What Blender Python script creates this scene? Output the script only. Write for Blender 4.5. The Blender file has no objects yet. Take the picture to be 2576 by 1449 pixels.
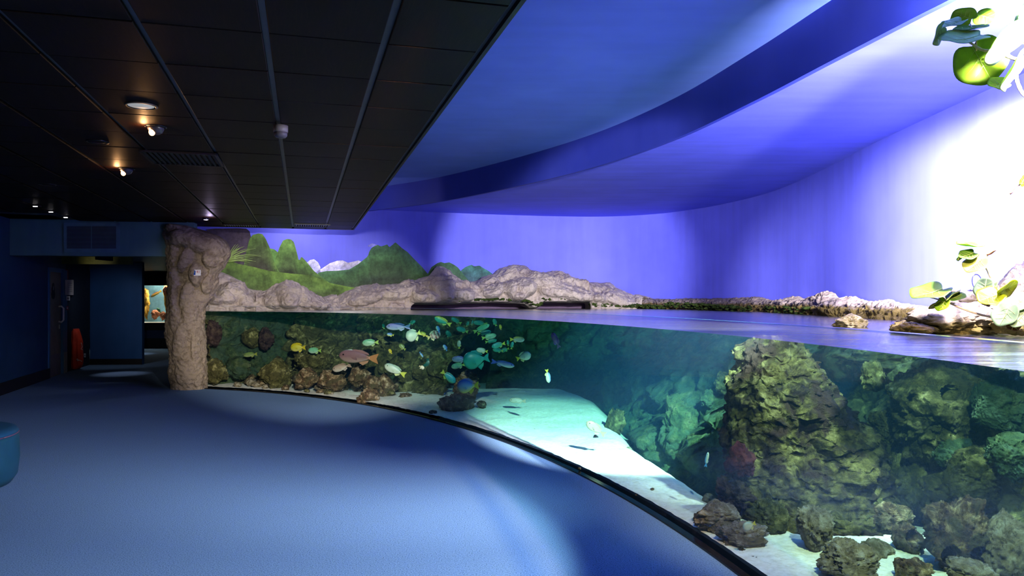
import bpy, bmesh, math, random
import numpy as np
from mathutils import Vector, Matrix
random.seed(7); rng = np.random.default_rng(11)
SC = bpy.context.scene; COL = SC.collection
R = math.radians

# ---------------------------------------------------------------- camera, world, lights, exposure
F, CX, HY, EYE = 1900.0, 1288.0, 750.0, 1.5
cam = bpy.data.cameras.new('camera'); co = bpy.data.objects.new('camera', cam); COL.objects.link(co)
co.location = (0, 0, EYE); co.rotation_euler = (R(90), 0, 0)
cam.sensor_width = 36; cam.lens = 36 * F / 2576; cam.shift_y = 25.5 / 2576; cam.clip_start = .05; cam.clip_end = 200
SC.camera = co
W = bpy.data.worlds.new('world'); SC.world = W; W.use_nodes = True
W.node_tree.nodes['Background'].inputs[0].default_value = (.12, .25, .55, 1)
W.node_tree.nodes['Background'].inputs[1].default_value = .015
SC.view_settings.view_transform = 'Standard'; SC.view_settings.look = 'None'
SC.view_settings.exposure = 0; SC.view_settings.gamma = 1; SC.view_settings.use_curve_mapping = False
cy = SC.cycles
cy.use_denoising = True; cy.use_adaptive_sampling = True; cy.adaptive_threshold = .02; cy.max_bounces = 7; cy.diffuse_bounces = 3; cy.glossy_bounces = 4
cy.transparent_max_bounces = 24; cy.volume_bounces = 0; cy.sample_clamp_indirect = 6; cy.caustics_reflective = True
cy.caustics_refractive = False; cy.blur_glossy = 1.0

def lamp(name, kind, loc, watts, col=(1, 1, 1), target=None, size=.05, angle=60, blend=.5):
    l = bpy.data.lights.new(name, kind); l.energy = watts; l.color = col
    l.shadow_soft_size = size
    if kind == 'SPOT': l.spot_size = R(angle); l.spot_blend = blend
    o = bpy.data.objects.new(name, l); COL.objects.link(o); o.location = loc
    if target is not None:
        o.rotation_euler = (Vector(target) - Vector(loc)).to_track_quat('-Z', 'Y').to_euler()
    return o
LA = Vector((2.62, 3.5, 2.75))
def aim(v): return tuple(LA + Vector(v))
lamp('room_pool_lamp', 'SPOT', LA, 1300, (.97, .97, 1), (-1.6, 6.3, 0), .05, 40, 1.)
lamp('room_spill_lamp', 'SPOT', LA, 1650, (.97, .97, 1), aim((-1, .153, -.054)), .05, 95.2, .10)
lamp('room_fill_lamp', 'SPOT', LA, 220, (.42, .95, .85), aim((-1, .077, .40)), .05, 146, .12)
lamp('wall_side_lamp', 'SPOT', (3.35, 3.5, 2.62), 24000, (1, .97, .97), (3.35 + .373 * 5, 3.5 + .924 * 5, 2.62 - .11 * 5), .06, 38, .55)
lamp('plant_lamp', 'SPOT', LA, 1900, (1, .96, .94), (2.85, 5.0, 1.45), .05, 72, .6)
lamp('soffit_lamp', 'SPOT', LA - Vector((0, .1, .12)), 2200, (1, .96, .97), aim((.25, .9, .42)), .05, 96, .5)
lamp('tank_down_lamp', 'SPOT', (2.75, 3.1, 2.75), 170, (1, .94, .80), (2.35, 5.1, .3), .05, 70, .6)
lamp('tank_front_fill', 'SPOT', (1.3, 1.8, 3.0), 1300, (1, .83, .54), (2.55, 5.0, .5), .04, 56, .7)  # unseen spot added to light the rock faces from the front
lamp('tank_flood_lamp', 'SPOT', (2.0, 3.1, 3.2), 11000, (1, .99, .95), (.93, 7.9, 0), .04, 25, .5)
lamp('wall_wash_lamp', 'SPOT', (2.9, 3.0, 2.95), 7200, (.97, .95, 1), (1.05, 16.2, 2.05), .08, 25, .35)
lamp('ridge_lamp', 'SPOT', LA, 1500, (1, .95, .95), (-1.2, 15.2, 1.75), .06, 36, .8)
lamp('left_rocks_fill', 'SPOT', (-.2, 2.85, 2.68), 4600, (1, .93, .84), (-3.1, 12.3, .95), .05, 27, .6)  # unseen spot added to front-light the left rocks and pillar
lamp('school_fill', 'SPOT', (-.66, 6.2, 3.0), 700, (1, .97, .92), (-.55, 11.0, .85), .05, 28, .7)  # hidden spot added to brighten the fish school
lamp('reef_fill', 'SPOT', (-3.1, 14.3, 3.0), 150, (1, .95, .90), (-.9, 11.3, .4), .08, 62, .6)  # hidden spot added to brighten the left reef and fish
lamp('mural_fill', 'POINT', (-3.9, 13.95, 3.0), 26, (1, .94, .95), None, .08)  # hidden point light added to brighten mural and mounds
lamp('pillar_fill', 'SPOT', (-1.2, 2.0, 2.7), 700, (1, .93, .84), (-5.35, 12.4, 1.35), .04, 13, .6)  # unseen warm spot added to light the pillar front

# ---------------------------------------------------------------- helpers
def at(u, y, d):
    return np.array(((u - CX) * d / F, d, EYE - (y - HY) * d / F))
def hsh(ix, iy, iz, s):
    n = (ix * 374761393 + iy * 668265263 + iz * 2147483647 + s * 1274126177) & 0xffffffff
    n = ((n ^ (n >> 13)) * 1274126177) & 0xffffffff
    return ((n ^ (n >> 16)) & 0xffffff) / float(0xffffff)
def vnoise(P, s=0):
    P = np.asarray(P, float); i = np.floor(P).astype(np.int64); f = P - i; f = f * f * f * (f * (f * 6 - 15) + 10)
    x, y, z = i[:, 0], i[:, 1], i[:, 2]; a, b, c = f[:, 0], f[:, 1], f[:, 2]; r = 0
    for dx in (0, 1):
        for dy in (0, 1):
            for dz in (0, 1):
                r = r + hsh(x + dx, y + dy, z + dz, s) * (a if dx else 1 - a) * (b if dy else 1 - b) * (c if dz else 1 - c)
    return r * 2 - 1
def fbm(P, o=4, s=0, g=.5):
    P = np.asarray(P, float); r = 0; k = 1.
    for j in range(o): r = r + k * vnoise(P * 2.03 ** j + 17.3 * j, s + j); k *= g
    return r
def billow(P, o=4, s=0, g=.5):
    P = np.asarray(P, float); r = 0; k = 1.
    for j in range(o): r = r + k * (np.abs(vnoise(P * 2.03 ** j + 9.1 * j, s + j)) * 2 - .6); k *= g
    return r
def sst(a, b, x):
    t = np.clip((x - a) / (b - a), 0, 1); return t * t * (3 - 2 * t)

def prop(o, label=None, cat=None, group=None, kind=None):
    if label: o['label'] = label
    if cat: o['category'] = cat
    if group: o['group'] = group
    if kind: o['kind'] = kind
    return o
def empty(name, loc, label, cat, group=None, rot=(0, 0, 0)):
    o = bpy.data.objects.new(name, None); COL.objects.link(o); o.location = loc; o.rotation_euler = rot
    o.empty_display_size = .1
    return prop(o, label, cat, group)
def mesh(name, V, Fc, mats, parent=None, smooth=True, mi=None, col=None, origin=None):
    """world-space vertices; origin moved to the centre, or relative to the parent"""
    V = np.asarray(V, float)
    base = Vector((0, 0, 0))
    q = parent
    while q is not None: base += q.location; q = q.parent
    c = V.mean(0) if origin is None else np.asarray(origin, float)
    me = bpy.data.meshes.new(name)
    me.from_pydata([tuple(v) for v in (V - c)], [], Fc if isinstance(Fc, list) else Fc.tolist())
    for m in (mats if isinstance(mats, (list, tuple)) else [mats]): me.materials.append(m)
    if smooth: me.polygons.foreach_set('use_smooth', [True] * len(me.polygons))
    if mi is not None: me.polygons.foreach_set('material_index', list(mi))
    if col is not None:
        a = me.color_attributes.new('Col', 'FLOAT_COLOR', 'POINT')
        cc = np.ones((len(V), 4), np.float32); cc[:, :3] = col; a.data.foreach_set('color', cc.ravel())
    me.validate(); me.update()
    o = bpy.data.objects.new(name, me); COL.objects.link(o)
    o.location = Vector(c) - base
    if parent is not None: o.parent = parent
    return o
def struct(o): o['kind'] = 'structure'; return o
class MB:
    def __init__(s): s.v = []; s.f = []
    def add(s, V, Fc):
        n = len(s.v); s.v += [tuple(p) for p in V]; s.f += [tuple(i + n for i in f) for f in Fc]; return s
    def box(s, c, h, M=None):
        c = Vector(c); P = [Vector((x * h[0], y * h[1], z * h[2])) for z in (-1, 1) for y in (-1, 1) for x in (-1, 1)]
        if M is not None: P = [M @ p for p in P]
        return s.add([c + p for p in P], [(0, 2, 3, 1), (4, 5, 7, 6), (0, 1, 5, 4), (2, 6, 7, 3), (0, 4, 6, 2), (1, 3, 7, 5)])
    def tube(s, pts, r, n=8):
        pts = [Vector(p) for p in pts]; rr = r if isinstance(r, (list, tuple)) else [r] * len(pts); V = []; Fc = []
        for i, p in enumerate(pts):
            t = (pts[min(i + 1, len(pts) - 1)] - pts[max(i - 1, 0)]).normalized()
            a = t.orthogonal().normalized() if i == 0 else (a - t * a.dot(t)).normalized()
            b = t.cross(a)
            V += [p + (a * math.cos(2 * math.pi * k / n) + b * math.sin(2 * math.pi * k / n)) * rr[i] for k in range(n)]
        for i in range(len(pts) - 1):
            for k in range(n): Fc.append((i * n + k, i * n + (k + 1) % n, (i + 1) * n + (k + 1) % n, (i + 1) * n + k))
        Fc += [tuple(range(n))[::-1], tuple((len(pts) - 1) * n + k for k in range(n))]
        return s.add(V, Fc)
    def lathe(s, c, prof, n=28, M=None):
        """prof: list of (radius, height)"""
        c = Vector(c); V = []; Fc = []
        for r, h in prof:
            for k in range(n):
                p = Vector((r * math.cos(2 * math.pi * k / n), r * math.sin(2 * math.pi * k / n), h)); V.append(c + (M @ p if M is not None else p))
        for i in range(len(prof) - 1):
            for k in range(n): Fc.append((i * n + k, i * n + (k + 1) % n, (i + 1) * n + (k + 1) % n, (i + 1) * n + k))
        Fc += [tuple(range(n))[::-1], tuple((len(prof) - 1) * n + k for k in range(n))]
        return s.add(V, Fc)
    def build(s, name, m, parent=None, smooth=False, **k): return mesh(name, s.v, s.f, m, parent, smooth, **k)
def gridf(n, m, off=0):
    i = np.arange(n - 1)[:, None] * m + np.arange(m - 1)[None, :]; i = i.ravel() + off
    return np.stack([i, i + m, i + m + 1, i + 1], 1)

# ---------------------------------------------------------------- materials
def lin(r, g, b):
    return tuple((c / 255 / 12.92 if c / 255 <= .04045 else ((c / 255 + .055) / 1.055) ** 2.4) for c in (r, g, b))
class NT:
    def __init__(s, name):
        s.m = bpy.data.materials.new(name); s.m.use_nodes = True; s.t = s.m.node_tree; s.t.nodes.clear()
        s.out = s.t.nodes.new('ShaderNodeOutputMaterial')
    def n(s, typ, **k):
        x = s.t.nodes.new(typ)
        for a, b in k.items():
            if a.startswith('_'): setattr(x, a[1:], b)
            else:
                key = a.replace('__', ' ')
                if isinstance(b, bpy.types.NodeSocket): s.t.links.new(b, x.inputs[key])
                else: x.inputs[key].default_value = b
        return x
    def l(s, a, b): s.t.links.new(a, b)
    def coord(s, kind='Object', scale=(1, 1, 1)):
        c = s.n('ShaderNodeTexCoord'); m = s.n('ShaderNodeMapping'); s.l(c.outputs[kind], m.inputs[0]); m.inputs['Scale'].default_value = scale
        return m.outputs[0]
    def noise(s, v, scale, detail=6, rough=.6, dist=0.):
        x = s.n('ShaderNodeTexNoise', Scale=scale, Detail=detail, Roughness=rough, Distortion=dist); s.l(v, x.inputs['Vector']); return x.outputs['Fac']
    def ramp(s, f, stops):
        r = s.n('ShaderNodeValToRGB'); s.l(f, r.inputs[0]); e = r.color_ramp.elements
        while len(e) < len(stops): e.new(.5)
        for i, (p, c) in enumerate(stops): e[i].position = p; e[i].color = (*c, 1) if len(c) == 3 else c
        return r.outputs[0]
    def mix(s, f, a, b, mode='MIX'):
        x = s.n('ShaderNodeMix', _data_type='RGBA', _blend_type=mode)
        for sock, val in ((x.inputs[0], f), (x.inputs[6], a), (x.inputs[7], b)):
            if isinstance(val, bpy.types.NodeSocket): s.l(val, sock)
            else: sock.default_value = val if isinstance(val, float) else (*val, 1)
        return x.outputs[2]
    def bump(s, h, strength, dist=.02):
        b = s.n('ShaderNodeBump', Strength=strength, Distance=dist); s.l(h, b.inputs['Height']); return b.outputs[0]
    def surf(s, **k):
        p = s.n('ShaderNodeBsdfPrincipled', **k); s.l(p.outputs[0], s.out.inputs[0]); return p

def plain(name, c, rough=.6, var=.12, scale=6., metal=0., bump=0., spec=.3, coords='Object', emit=None):
    t = NT(name); v = t.coord(coords); f = t.noise(v, scale, 5)
    col = t.ramp(f, [(.3, tuple(x * (1 - var) for x in c)), (.7, tuple(min(1, x * (1 + var)) for x in c))])
    p = t.surf(Base__Color=col, Roughness=rough, Metallic=metal); p.inputs['Specular IOR Level'].default_value = spec
    if bump: t.l(t.bump(t.noise(v, scale * 12, 4), bump), p.inputs['Normal'])
    if emit: p.inputs['Emission Color'].default_value = (*emit[0], 1); p.inputs['Emission Strength'].default_value = emit[1]
    return t.m
def paint(name, c, streak=.25, vertical=True, spec=.25):
    """wall paint put on with a roller: faint streaks of thicker and thinner colour"""
    t = NT(name); v = t.coord('Object', (3.2, 3.2, .28) if vertical else (.35, 3.5, 1)); f = t.noise(v, 1.6, 7, .65)
    g = t.noise(t.coord('Object'), .9, 3)
    a = t.ramp(f, [(.3, tuple(x * (1 - streak) for x in c)), (.72, tuple(min(1, x * (1 + streak)) for x in c))])
    col = t.mix(t.ramp(g, [(.4, (0, 0, 0)), (.7, (.5, .5, .5))]), a, tuple(min(1, x * 1.2 + .02) for x in c))
    p = t.surf(Base__Color=col, Roughness=.55); p.inputs['Specular IOR Level'].default_value = spec
    t.l(t.bump(t.noise(t.coord('Object'), 90, 3), .05, .004), p.inputs['Normal'])
    return t.m
def rockmat(name, stops, scale=4., patch=None, pits=(.03, .02, .02), pit_amt=.5, bump=.7, fine=28., rough=.9, bd=.03, tide=None):
    t = NT(name); v = t.coord('Object')
    f = t.noise(v, scale, 9, .68, .4); col = t.ramp(f, stops)
    if patch:
        g = t.noise(v, scale * .45, 5, .6, .8); col = t.mix(t.ramp(g, [(.47, (0, 0, 0)), (.57, (1, 1, 1))]), col, patch)
    h = t.noise(v, fine, 8, .72); pit = t.ramp(h, [(.34, (1, 1, 1)), (.46, (0, 0, 0))])
    if tide:      # the stain the water leaves up to its line
        gz = t.n('ShaderNodeSeparateXYZ'); gg = t.n('ShaderNodeNewGeometry'); t.l(gg.outputs['Position'], gz.inputs[0])
        mz = t.n('ShaderNodeMath', _operation='MULTIPLY_ADD'); t.l(t.noise(v, 9., 5), mz.inputs[0]); mz.inputs[1].default_value = -.14; t.l(gz.outputs[2], mz.inputs[2])
        mr = t.n('ShaderNodeMapRange'); t.l(mz.outputs[0], mr.inputs[0]); mr.inputs[1].default_value = tide[0] - .07; mr.inputs[2].default_value = tide[1] - .07
        col = t.mix(mr.outputs[0], t.mix(f, tide[2], tide[3]), col)
    ms = t.mix(pit_amt, (0, 0, 0), pit); col = t.mix(ms, col, pits)
    p = t.surf(Base__Color=col, Roughness=rough); p.inputs['Specular IOR Level'].default_value = .15
    vo = t.n('ShaderNodeTexVoronoi', Scale=fine * .55); t.l(v, vo.inputs['Vector'])
    mh = t.n('ShaderNodeMath', _operation='ADD'); t.l(h, mh.inputs[0]); t.l(vo.outputs['Distance'], mh.inputs[1])
    t.l(t.bump(mh.outputs[0], bump, bd), p.inputs['Normal'])
    return t.m
def vcol(name, rough=.6, noise=.0, scale=30., spec=.3, transl=0.):
    t = NT(name); a = t.n('ShaderNodeVertexColor', _layer_name='Col'); col = a.outputs[0]
    if noise:
        f = t.noise(t.coord('Object'), scale, 6, .7); col = t.mix(1., col, t.ramp(f, [(.25, (1 - noise,) * 3), (.75, (1 + noise,) * 3)]), 'MULTIPLY')
    p = t.n('ShaderNodeBsdfPrincipled', Base__Color=col, Roughness=rough); p.inputs['Specular IOR Level'].default_value = spec
    if transl:
        tr = t.n('ShaderNodeBsdfTranslucent'); t.l(t.mix(1., col, (1.2, 1.25, .5), 'MULTIPLY'), tr.inputs[0])
        mx = t.n('ShaderNodeMixShader'); mx.inputs[0].default_value = transl; t.l(p.outputs[0], mx.inputs[1]); t.l(tr.outputs[0], mx.inputs[2]); t.l(mx.outputs[0], t.out.inputs[0])
    else: t.l(p.outputs[0], t.out.inputs[0])
    return t.m
def emit(name, c, s):
    t = NT(name); e = t.n('ShaderNodeEmission', Color=(*c, 1), Strength=s); t.l(e.outputs[0], t.out.inputs[0]); return t.m
def clear(name, ior, rough=0., tint=(1, 1, 1), bump=None, volume=False, refl=(1, 1, 1), none=False):
    t = NT(name); tr = t.n('ShaderNodeBsdfTransparent', Color=(*tint, 1))
    if none: t.l(tr.outputs[0], t.out.inputs[0])
    else:
        gl = t.n('ShaderNodeBsdfGlossy', Color=(*refl, 1), Roughness=rough); fr = t.n('ShaderNodeFresnel', IOR=ior)
        # the same reflectance from both sides: a thin sheet, not a solid block seen from within
        geo = t.n('ShaderNodeNewGeometry'); mi_ = t.n('ShaderNodeMix', _data_type='FLOAT'); t.l(geo.outputs['Backfacing'], mi_.inputs[0])
        mi_.inputs[2].default_value = ior; mi_.inputs[3].default_value = 1 / ior; t.l(mi_.outputs[0], fr.inputs['IOR'])
        mx = t.n('ShaderNodeMixShader'); t.l(fr.outputs[0], mx.inputs[0]); t.l(tr.outputs[0], mx.inputs[1]); t.l(gl.outputs[0], mx.inputs[2])
        t.l(mx.outputs[0], t.out.inputs[0])
        if bump:
            v = t.coord('Object', bump[0]); h = t.noise(v, bump[1], 3, .5, .3); b = t.bump(h, bump[2], bump[3])
            t.l(b, gl.inputs['Normal'])
    if volume:
        ab = t.n('ShaderNodeVolumeAbsorption', Color=(*VOL_ABS, 1), Density=VOL_AD); sc = t.n('ShaderNodeVolumeScatter', Color=(*VOL_SC, 1), Density=VOL_SD, Anisotropy=.2)
        ad = t.n('ShaderNodeAddShader'); t.l(ab.outputs[0], ad.inputs[0]); t.l(sc.outputs[0], ad.inputs[1]); t.l(ad.outputs[0], t.out.inputs['Volume'])
    return t.m
VOL_ABS, VOL_AD, VOL_SC, VOL_SD = (.30, .82, .82), .26, (.12, .42, 1.0), .042

M = {}
M['carpet'] = None
t = NT('carpet'); v = t.coord('Object'); f = t.noise(v, 120, 3, .7); g = t.noise(v, 1.3, 4)
c1 = t.ramp(f, [(.36, (.045, .085, .15)), (.5, (.115, .195, .335)), (.66, (.145, .245, .40))])
p = t.surf(Base__Color=t.mix(t.ramp(g, [(.3, (.0,) * 3), (.7, (.25,) * 3)]), c1, (.12, .205, .345)), Roughness=.95); p.inputs['Specular IOR Level'].default_value = .1
t.l(t.bump(f, .35, .01), p.inputs['Normal']); M['carpet'] = t.m
M['wall_blue'] = paint('wall_blue_paint', (.13, .14, .80), .09)
M['ceil_blue'] = paint('ceiling_blue_paint', (.145, .225, .76), .05, False)
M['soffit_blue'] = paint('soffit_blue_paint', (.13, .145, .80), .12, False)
M['fascia_shade'] = paint('fascia_shaded_blue', (.028, .042, .36), .05)  # shade of the unlit fascia is put into this darker blue
M['wall_dark'] = paint('wall_dark_blue_paint', (.006, .033, .075), .12)
M['wall_beam'] = paint('beam_slate_blue_paint', (.06, .13, .15), .08)
M['black'] = plain('black_paint', (.008, .007, .009), .5)
M['black_gloss'] = plain('black_gloss', (.006, .006, .01), .2)
t = NT('dark_brown_tile'); v = t.coord('Object', (1, 14, 1)); f = t.noise(v, 5, 7, .7)
p = t.surf(Base__Color=t.ramp(f, [(.3, (.005, .0018, .0010)), (.55, (.012, .0045, .0025)), (.75, (.026, .011, .007))]), Roughness=.5); p.inputs['Specular IOR Level'].default_value = .09
t.l(t.bump(t.noise(t.coord('Object', (4, 40, 4)), 6, 6), .12, .004), p.inputs['Normal']); M['tile'] = t.m
M['bar'] = plain('ceiling_grid_metal', (.10, .10, .12), .4, metal=.3)
M['steel'] = plain('brushed_steel', (.55, .52, .47), .32, metal=.9)
M['white'] = plain('white_plastic', (.75, .73, .72), .4)
M['grey'] = plain('grey_plastic', (.22, .21, .21), .45)
M['sand'] = rockmat('coral_sand', [(.3, (.62, .58, .47)), (.5, (.78, .75, .66)), (.7, (.88, .86, .80))], 22., pits=(.3, .26, .2), pit_amt=.25, bump=.35, fine=75., bd=.015)
M['beige_rock'] = rockmat('beige_concrete_rock', [(.3, (.16, .115, .075)), (.48, (.30, .23, .16)), (.66, (.44, .35, .25))], 9., patch=(.36, .28, .20), pits=(.12, .09, .07), pit_amt=.55, bump=.9, fine=30., bd=.03)
M['pale_rock'] = rockmat('pale_pink_rock', [(.28, (.36, .28, .25)), (.5, (.56, .47, .42)), (.72, (.68, .58, .48))], 2.2, pits=(.16, .12, .12), pit_amt=.5, bump=.9, fine=24., bd=.04)
M['ledge_rock'] = rockmat('ledge_rock', [(.3, (.13, .10, .10)), (.5, (.24, .19, .19)), (.7, (.34, .28, .27))], 5., tide=(1.385, 1.42, (.05, .04, .012), (.24, .17, .06)), patch=(.27, .21, .20), pits=(.06, .04, .03), pit_amt=.6, bump=.9, fine=34.)
M['lit_rock'] = rockmat('cream_lit_rock', [(.3, (.12, .09, .08)), (.5, (.26, .21, .18)), (.7, (.36, .30, .27))], 6., tide=(1.34, 1.40, (.05, .04, .012), (.22, .15, .05)), patch=(.28, .22, .22), pits=(.03, .02, .02), pit_amt=.8, bump=1., fine=26.)
M['algae'] = rockmat('green_algae', [(.3, (.012, .024, .006)), (.5, (.04, .07, .012)), (.7, (.10, .13, .03))], 9., pits=(.01, .02, .005), pit_amt=.6, bump=1., fine=45.)
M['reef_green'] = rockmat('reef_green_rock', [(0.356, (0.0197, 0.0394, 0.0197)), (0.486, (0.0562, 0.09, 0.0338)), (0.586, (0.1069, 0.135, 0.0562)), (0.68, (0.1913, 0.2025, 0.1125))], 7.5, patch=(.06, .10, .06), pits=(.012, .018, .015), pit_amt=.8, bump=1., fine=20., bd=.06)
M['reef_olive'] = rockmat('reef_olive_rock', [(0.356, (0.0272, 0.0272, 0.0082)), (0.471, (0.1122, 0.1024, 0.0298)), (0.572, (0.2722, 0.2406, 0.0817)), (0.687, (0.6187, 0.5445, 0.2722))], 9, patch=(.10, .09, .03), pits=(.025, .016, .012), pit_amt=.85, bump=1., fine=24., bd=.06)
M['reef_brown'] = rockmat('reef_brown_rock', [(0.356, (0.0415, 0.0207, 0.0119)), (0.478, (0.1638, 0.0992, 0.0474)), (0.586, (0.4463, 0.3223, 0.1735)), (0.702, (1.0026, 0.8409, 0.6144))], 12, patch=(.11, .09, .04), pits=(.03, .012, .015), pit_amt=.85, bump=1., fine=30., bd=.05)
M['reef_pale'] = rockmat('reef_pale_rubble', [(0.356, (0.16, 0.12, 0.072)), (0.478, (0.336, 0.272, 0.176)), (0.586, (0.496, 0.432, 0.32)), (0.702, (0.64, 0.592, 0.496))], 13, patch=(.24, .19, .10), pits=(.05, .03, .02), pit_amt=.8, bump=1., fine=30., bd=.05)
M['coralline'] = rockmat('red_coralline_crust', [(0.356, (0.049, 0.0084, 0.0098)), (0.5, (0.112, 0.0245, 0.0245)), (0.644, (0.196, 0.063, 0.0525))], 12, patch=(.07, .02, .025), pits=(.02, .005, .01), pit_amt=.7, bump=1., fine=26., bd=.05)
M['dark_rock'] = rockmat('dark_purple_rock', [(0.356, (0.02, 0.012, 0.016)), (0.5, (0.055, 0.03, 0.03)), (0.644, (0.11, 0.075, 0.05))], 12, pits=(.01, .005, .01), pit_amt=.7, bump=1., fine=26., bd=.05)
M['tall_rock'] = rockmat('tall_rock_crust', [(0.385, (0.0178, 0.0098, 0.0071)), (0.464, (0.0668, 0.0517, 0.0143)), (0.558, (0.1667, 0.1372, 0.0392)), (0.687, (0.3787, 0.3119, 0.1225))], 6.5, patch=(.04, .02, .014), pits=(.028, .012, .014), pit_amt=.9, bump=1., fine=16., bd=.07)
M['glass'] = clear('acrylic_glass', 1.25, 0., (.985, .995, .995))
M['glass_edge'] = plain('acrylic_edge', (.45, .62, .85), .15, spec=.6)
M['water_top'] = clear('water_surface', 1.33, .16, (.95, .99, 1), ((.35, 1.6, 1), 3.2, .22, .06), True)
M['water_side'] = clear('water_body', 1.33, volume=True, none=True)
M['paint_art'] = vcol('mural_paint', .6, .55, 14., .2)
M['fish'] = vcol('fish_scales', .4, .12, 60., .4)
M['leaf'] = vcol('leaf_skin', .4, .1, 30., .4, .42)
M['bark'] = plain('young_bark', (.36, .25, .20), .7, .3, 30.)
M['red_cloth'] = plain('red_cover_cloth', (.50, .035, .012), .7, .25, 5., bump=.3)

# ---------------------------------------------------------------- plan curves
gb = np.array([(520, 978), (640, 984), (740, 993), (880, 1010), (1000, 1031), (1100, 1057), (1200, 1092), (1350, 1143), (1500, 1205), (1600, 1260), (1700, 1318), (1800, 1383), (1900, 1449)], float)
gd = F * EYE / (gb[:, 1] - HY); gx = (gb[:, 0] - CX) * gd / F
gw = np.array([(2170, 883), (2400, 918), (2576, 947)], float); wd = F * EYE * .145 / (gw[:, 1] - HY); wx = (gw[:, 0] - CX) * wd / F
GC = np.array((-9.93, 2.38))
X = np.r_[gx, wx]; D = np.r_[gd, wd]; TH = np.arctan2(D - GC[1], X - GC[0]); RR = np.hypot(X - GC[0], D - GC[1])
gpoly = np.polyfit(np.r_[TH, -.35, -.25], np.r_[RR, 11.36, 11.36], 4)
def grad(th): return np.polyval(gpoly, np.clip(th, -.35, 1.13))
def gpt(th, off=0.): r = grad(th) + off; return np.stack([GC[0] + r * np.cos(th), GC[1] + r * np.sin(th)], -1)
TH0, TH1 = -.33, 1.135
GT = np.linspace(TH0, TH1, 160)
GP = gpt(GT)
def cross(poly, u):
    """first crossing, seen from the eye, of a plan curve with the vertical plane through picture column u"""
    k = (u - CX) / F; s = poly[:, 0] - k * poly[:, 1]; best = None
    for i in np.nonzero(s[:-1] * s[1:] <= 0)[0]:
        f = s[i] / (s[i] - s[i + 1] + 1e-12); p = poly[i] + f * (poly[i + 1] - poly[i])
        if p[1] > .3 and (best is None or p[1] < best[1]): best = p
    return best
def glass_d(u):
    p = cross(GP, u); return p[1] if p is not None else 12.4
def crv(pts, n=12):
    pts = np.array(pts, float); P = np.vstack([2 * pts[0] - pts[1], pts, 2 * pts[-1] - pts[-2]]); out = []
    for i in range(1, len(P) - 2):
        for tt in np.linspace(0, 1, n, endpoint=False):
            out.append(.5 * ((2 * P[i]) + (-P[i - 1] + P[i + 1]) * tt + (2 * P[i - 1] - 5 * P[i] + 4 * P[i + 1] - P[i + 2]) * tt ** 2 + (-P[i - 1] + 3 * P[i] - 3 * P[i + 1] + P[i + 2]) * tt ** 3))
    out.append(P[-2]); return np.array(out)
WALL = crv([(-5.95, 14.04), (-5.2, 14.32), (-2.33, 15.37), (.1, 16.22), (1.84, 16.5), (2.9, 16.1), (3.49, 15.4), (4.0, 14.3), (4.33, 12.8), (4.34, 11), (4.16, 8.67), (4.05, 6), (3.95, 3), (3.9, 0), (3.9, -3)], 14)
FASC = crv([(-2.86, 15.17), (-1.36, 13.8), (.075, 11.87), (1.127, 10.1), (1.81, 8.35), (2.18, 6.76), (2.39, 5.59), (2.54, 4.76), (2.64, 4.2), (2.75, 3.), (2.8, 1), (2.8, -3)], 12)
def inward(poly):
    tg = np.gradient(poly, axis=0); n = np.stack([tg[:, 1], -tg[:, 0]], 1); n /= np.linalg.norm(n, axis=1)[:, None]
    return n          # the wall curve runs left to right round the far end, so this points into the tank
WN = inward(WALL)
def arclen(P): return np.r_[0, np.cumsum(np.linalg.norm(np.diff(P, axis=0), axis=1))]
def resample(P, step):
    s = arclen(P); t = np.linspace(0, s[-1], max(2, int(s[-1] / step))); return np.stack([np.interp(t, s, P[:, 0]), np.interp(t, s, P[:, 1])], 1)

def ribbon(name, P, z0, z1, m, thick=.12, side=1, parent=None):
    """a wall of real thickness standing on a plan curve; side = which way the thickness goes"""
    n = inward(P) * -side; Q = P + n * thick; k = len(P); V = []
    for A, z in ((P, z0), (P, z1), (Q, z1), (Q, z0)): V += [(a[0], a[1], z) for a in A]
    Fc = []
    for i in range(k - 1):
        for a, b in ((0, 1), (1, 2), (2, 3), (3, 0)): Fc.append((a * k + i, a * k + i + 1, b * k + i + 1, b * k + i))
    Fc += [(0, k, 2 * k, 3 * k), (k - 1, 4 * k - 1, 3 * k - 1, 2 * k - 1)]
    o = mesh(name, V, Fc, m, parent, True); o.data.set_sharp_from_angle(angle=R(35)); return o
def polyslab(name, P, z, t, m, parent=None):
    bm = bmesh.new(); vs = [bm.verts.new((p[0], p[1], z)) for p in P]; f = bm.faces.new(vs)
    bmesh.ops.triangulate(bm, faces=[f]); 
    r = bmesh.ops.extrude_face_region(bm, geom=bm.faces[:]); bmesh.ops.translate(bm, vec=(0, 0, t), verts=[e for e in r['geom'] if isinstance(e, bmesh.types.BMVert)])
    bmesh.ops.recalc_face_normals(bm, faces=bm.faces[:])
    V = [tuple(v.co) for v in bm.verts]; bm.verts.index_update(); Fc = [tuple(v.index for v in f.verts) for f in bm.faces]; bm.free()
    return mesh(name, V, Fc, m, parent, False)

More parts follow.
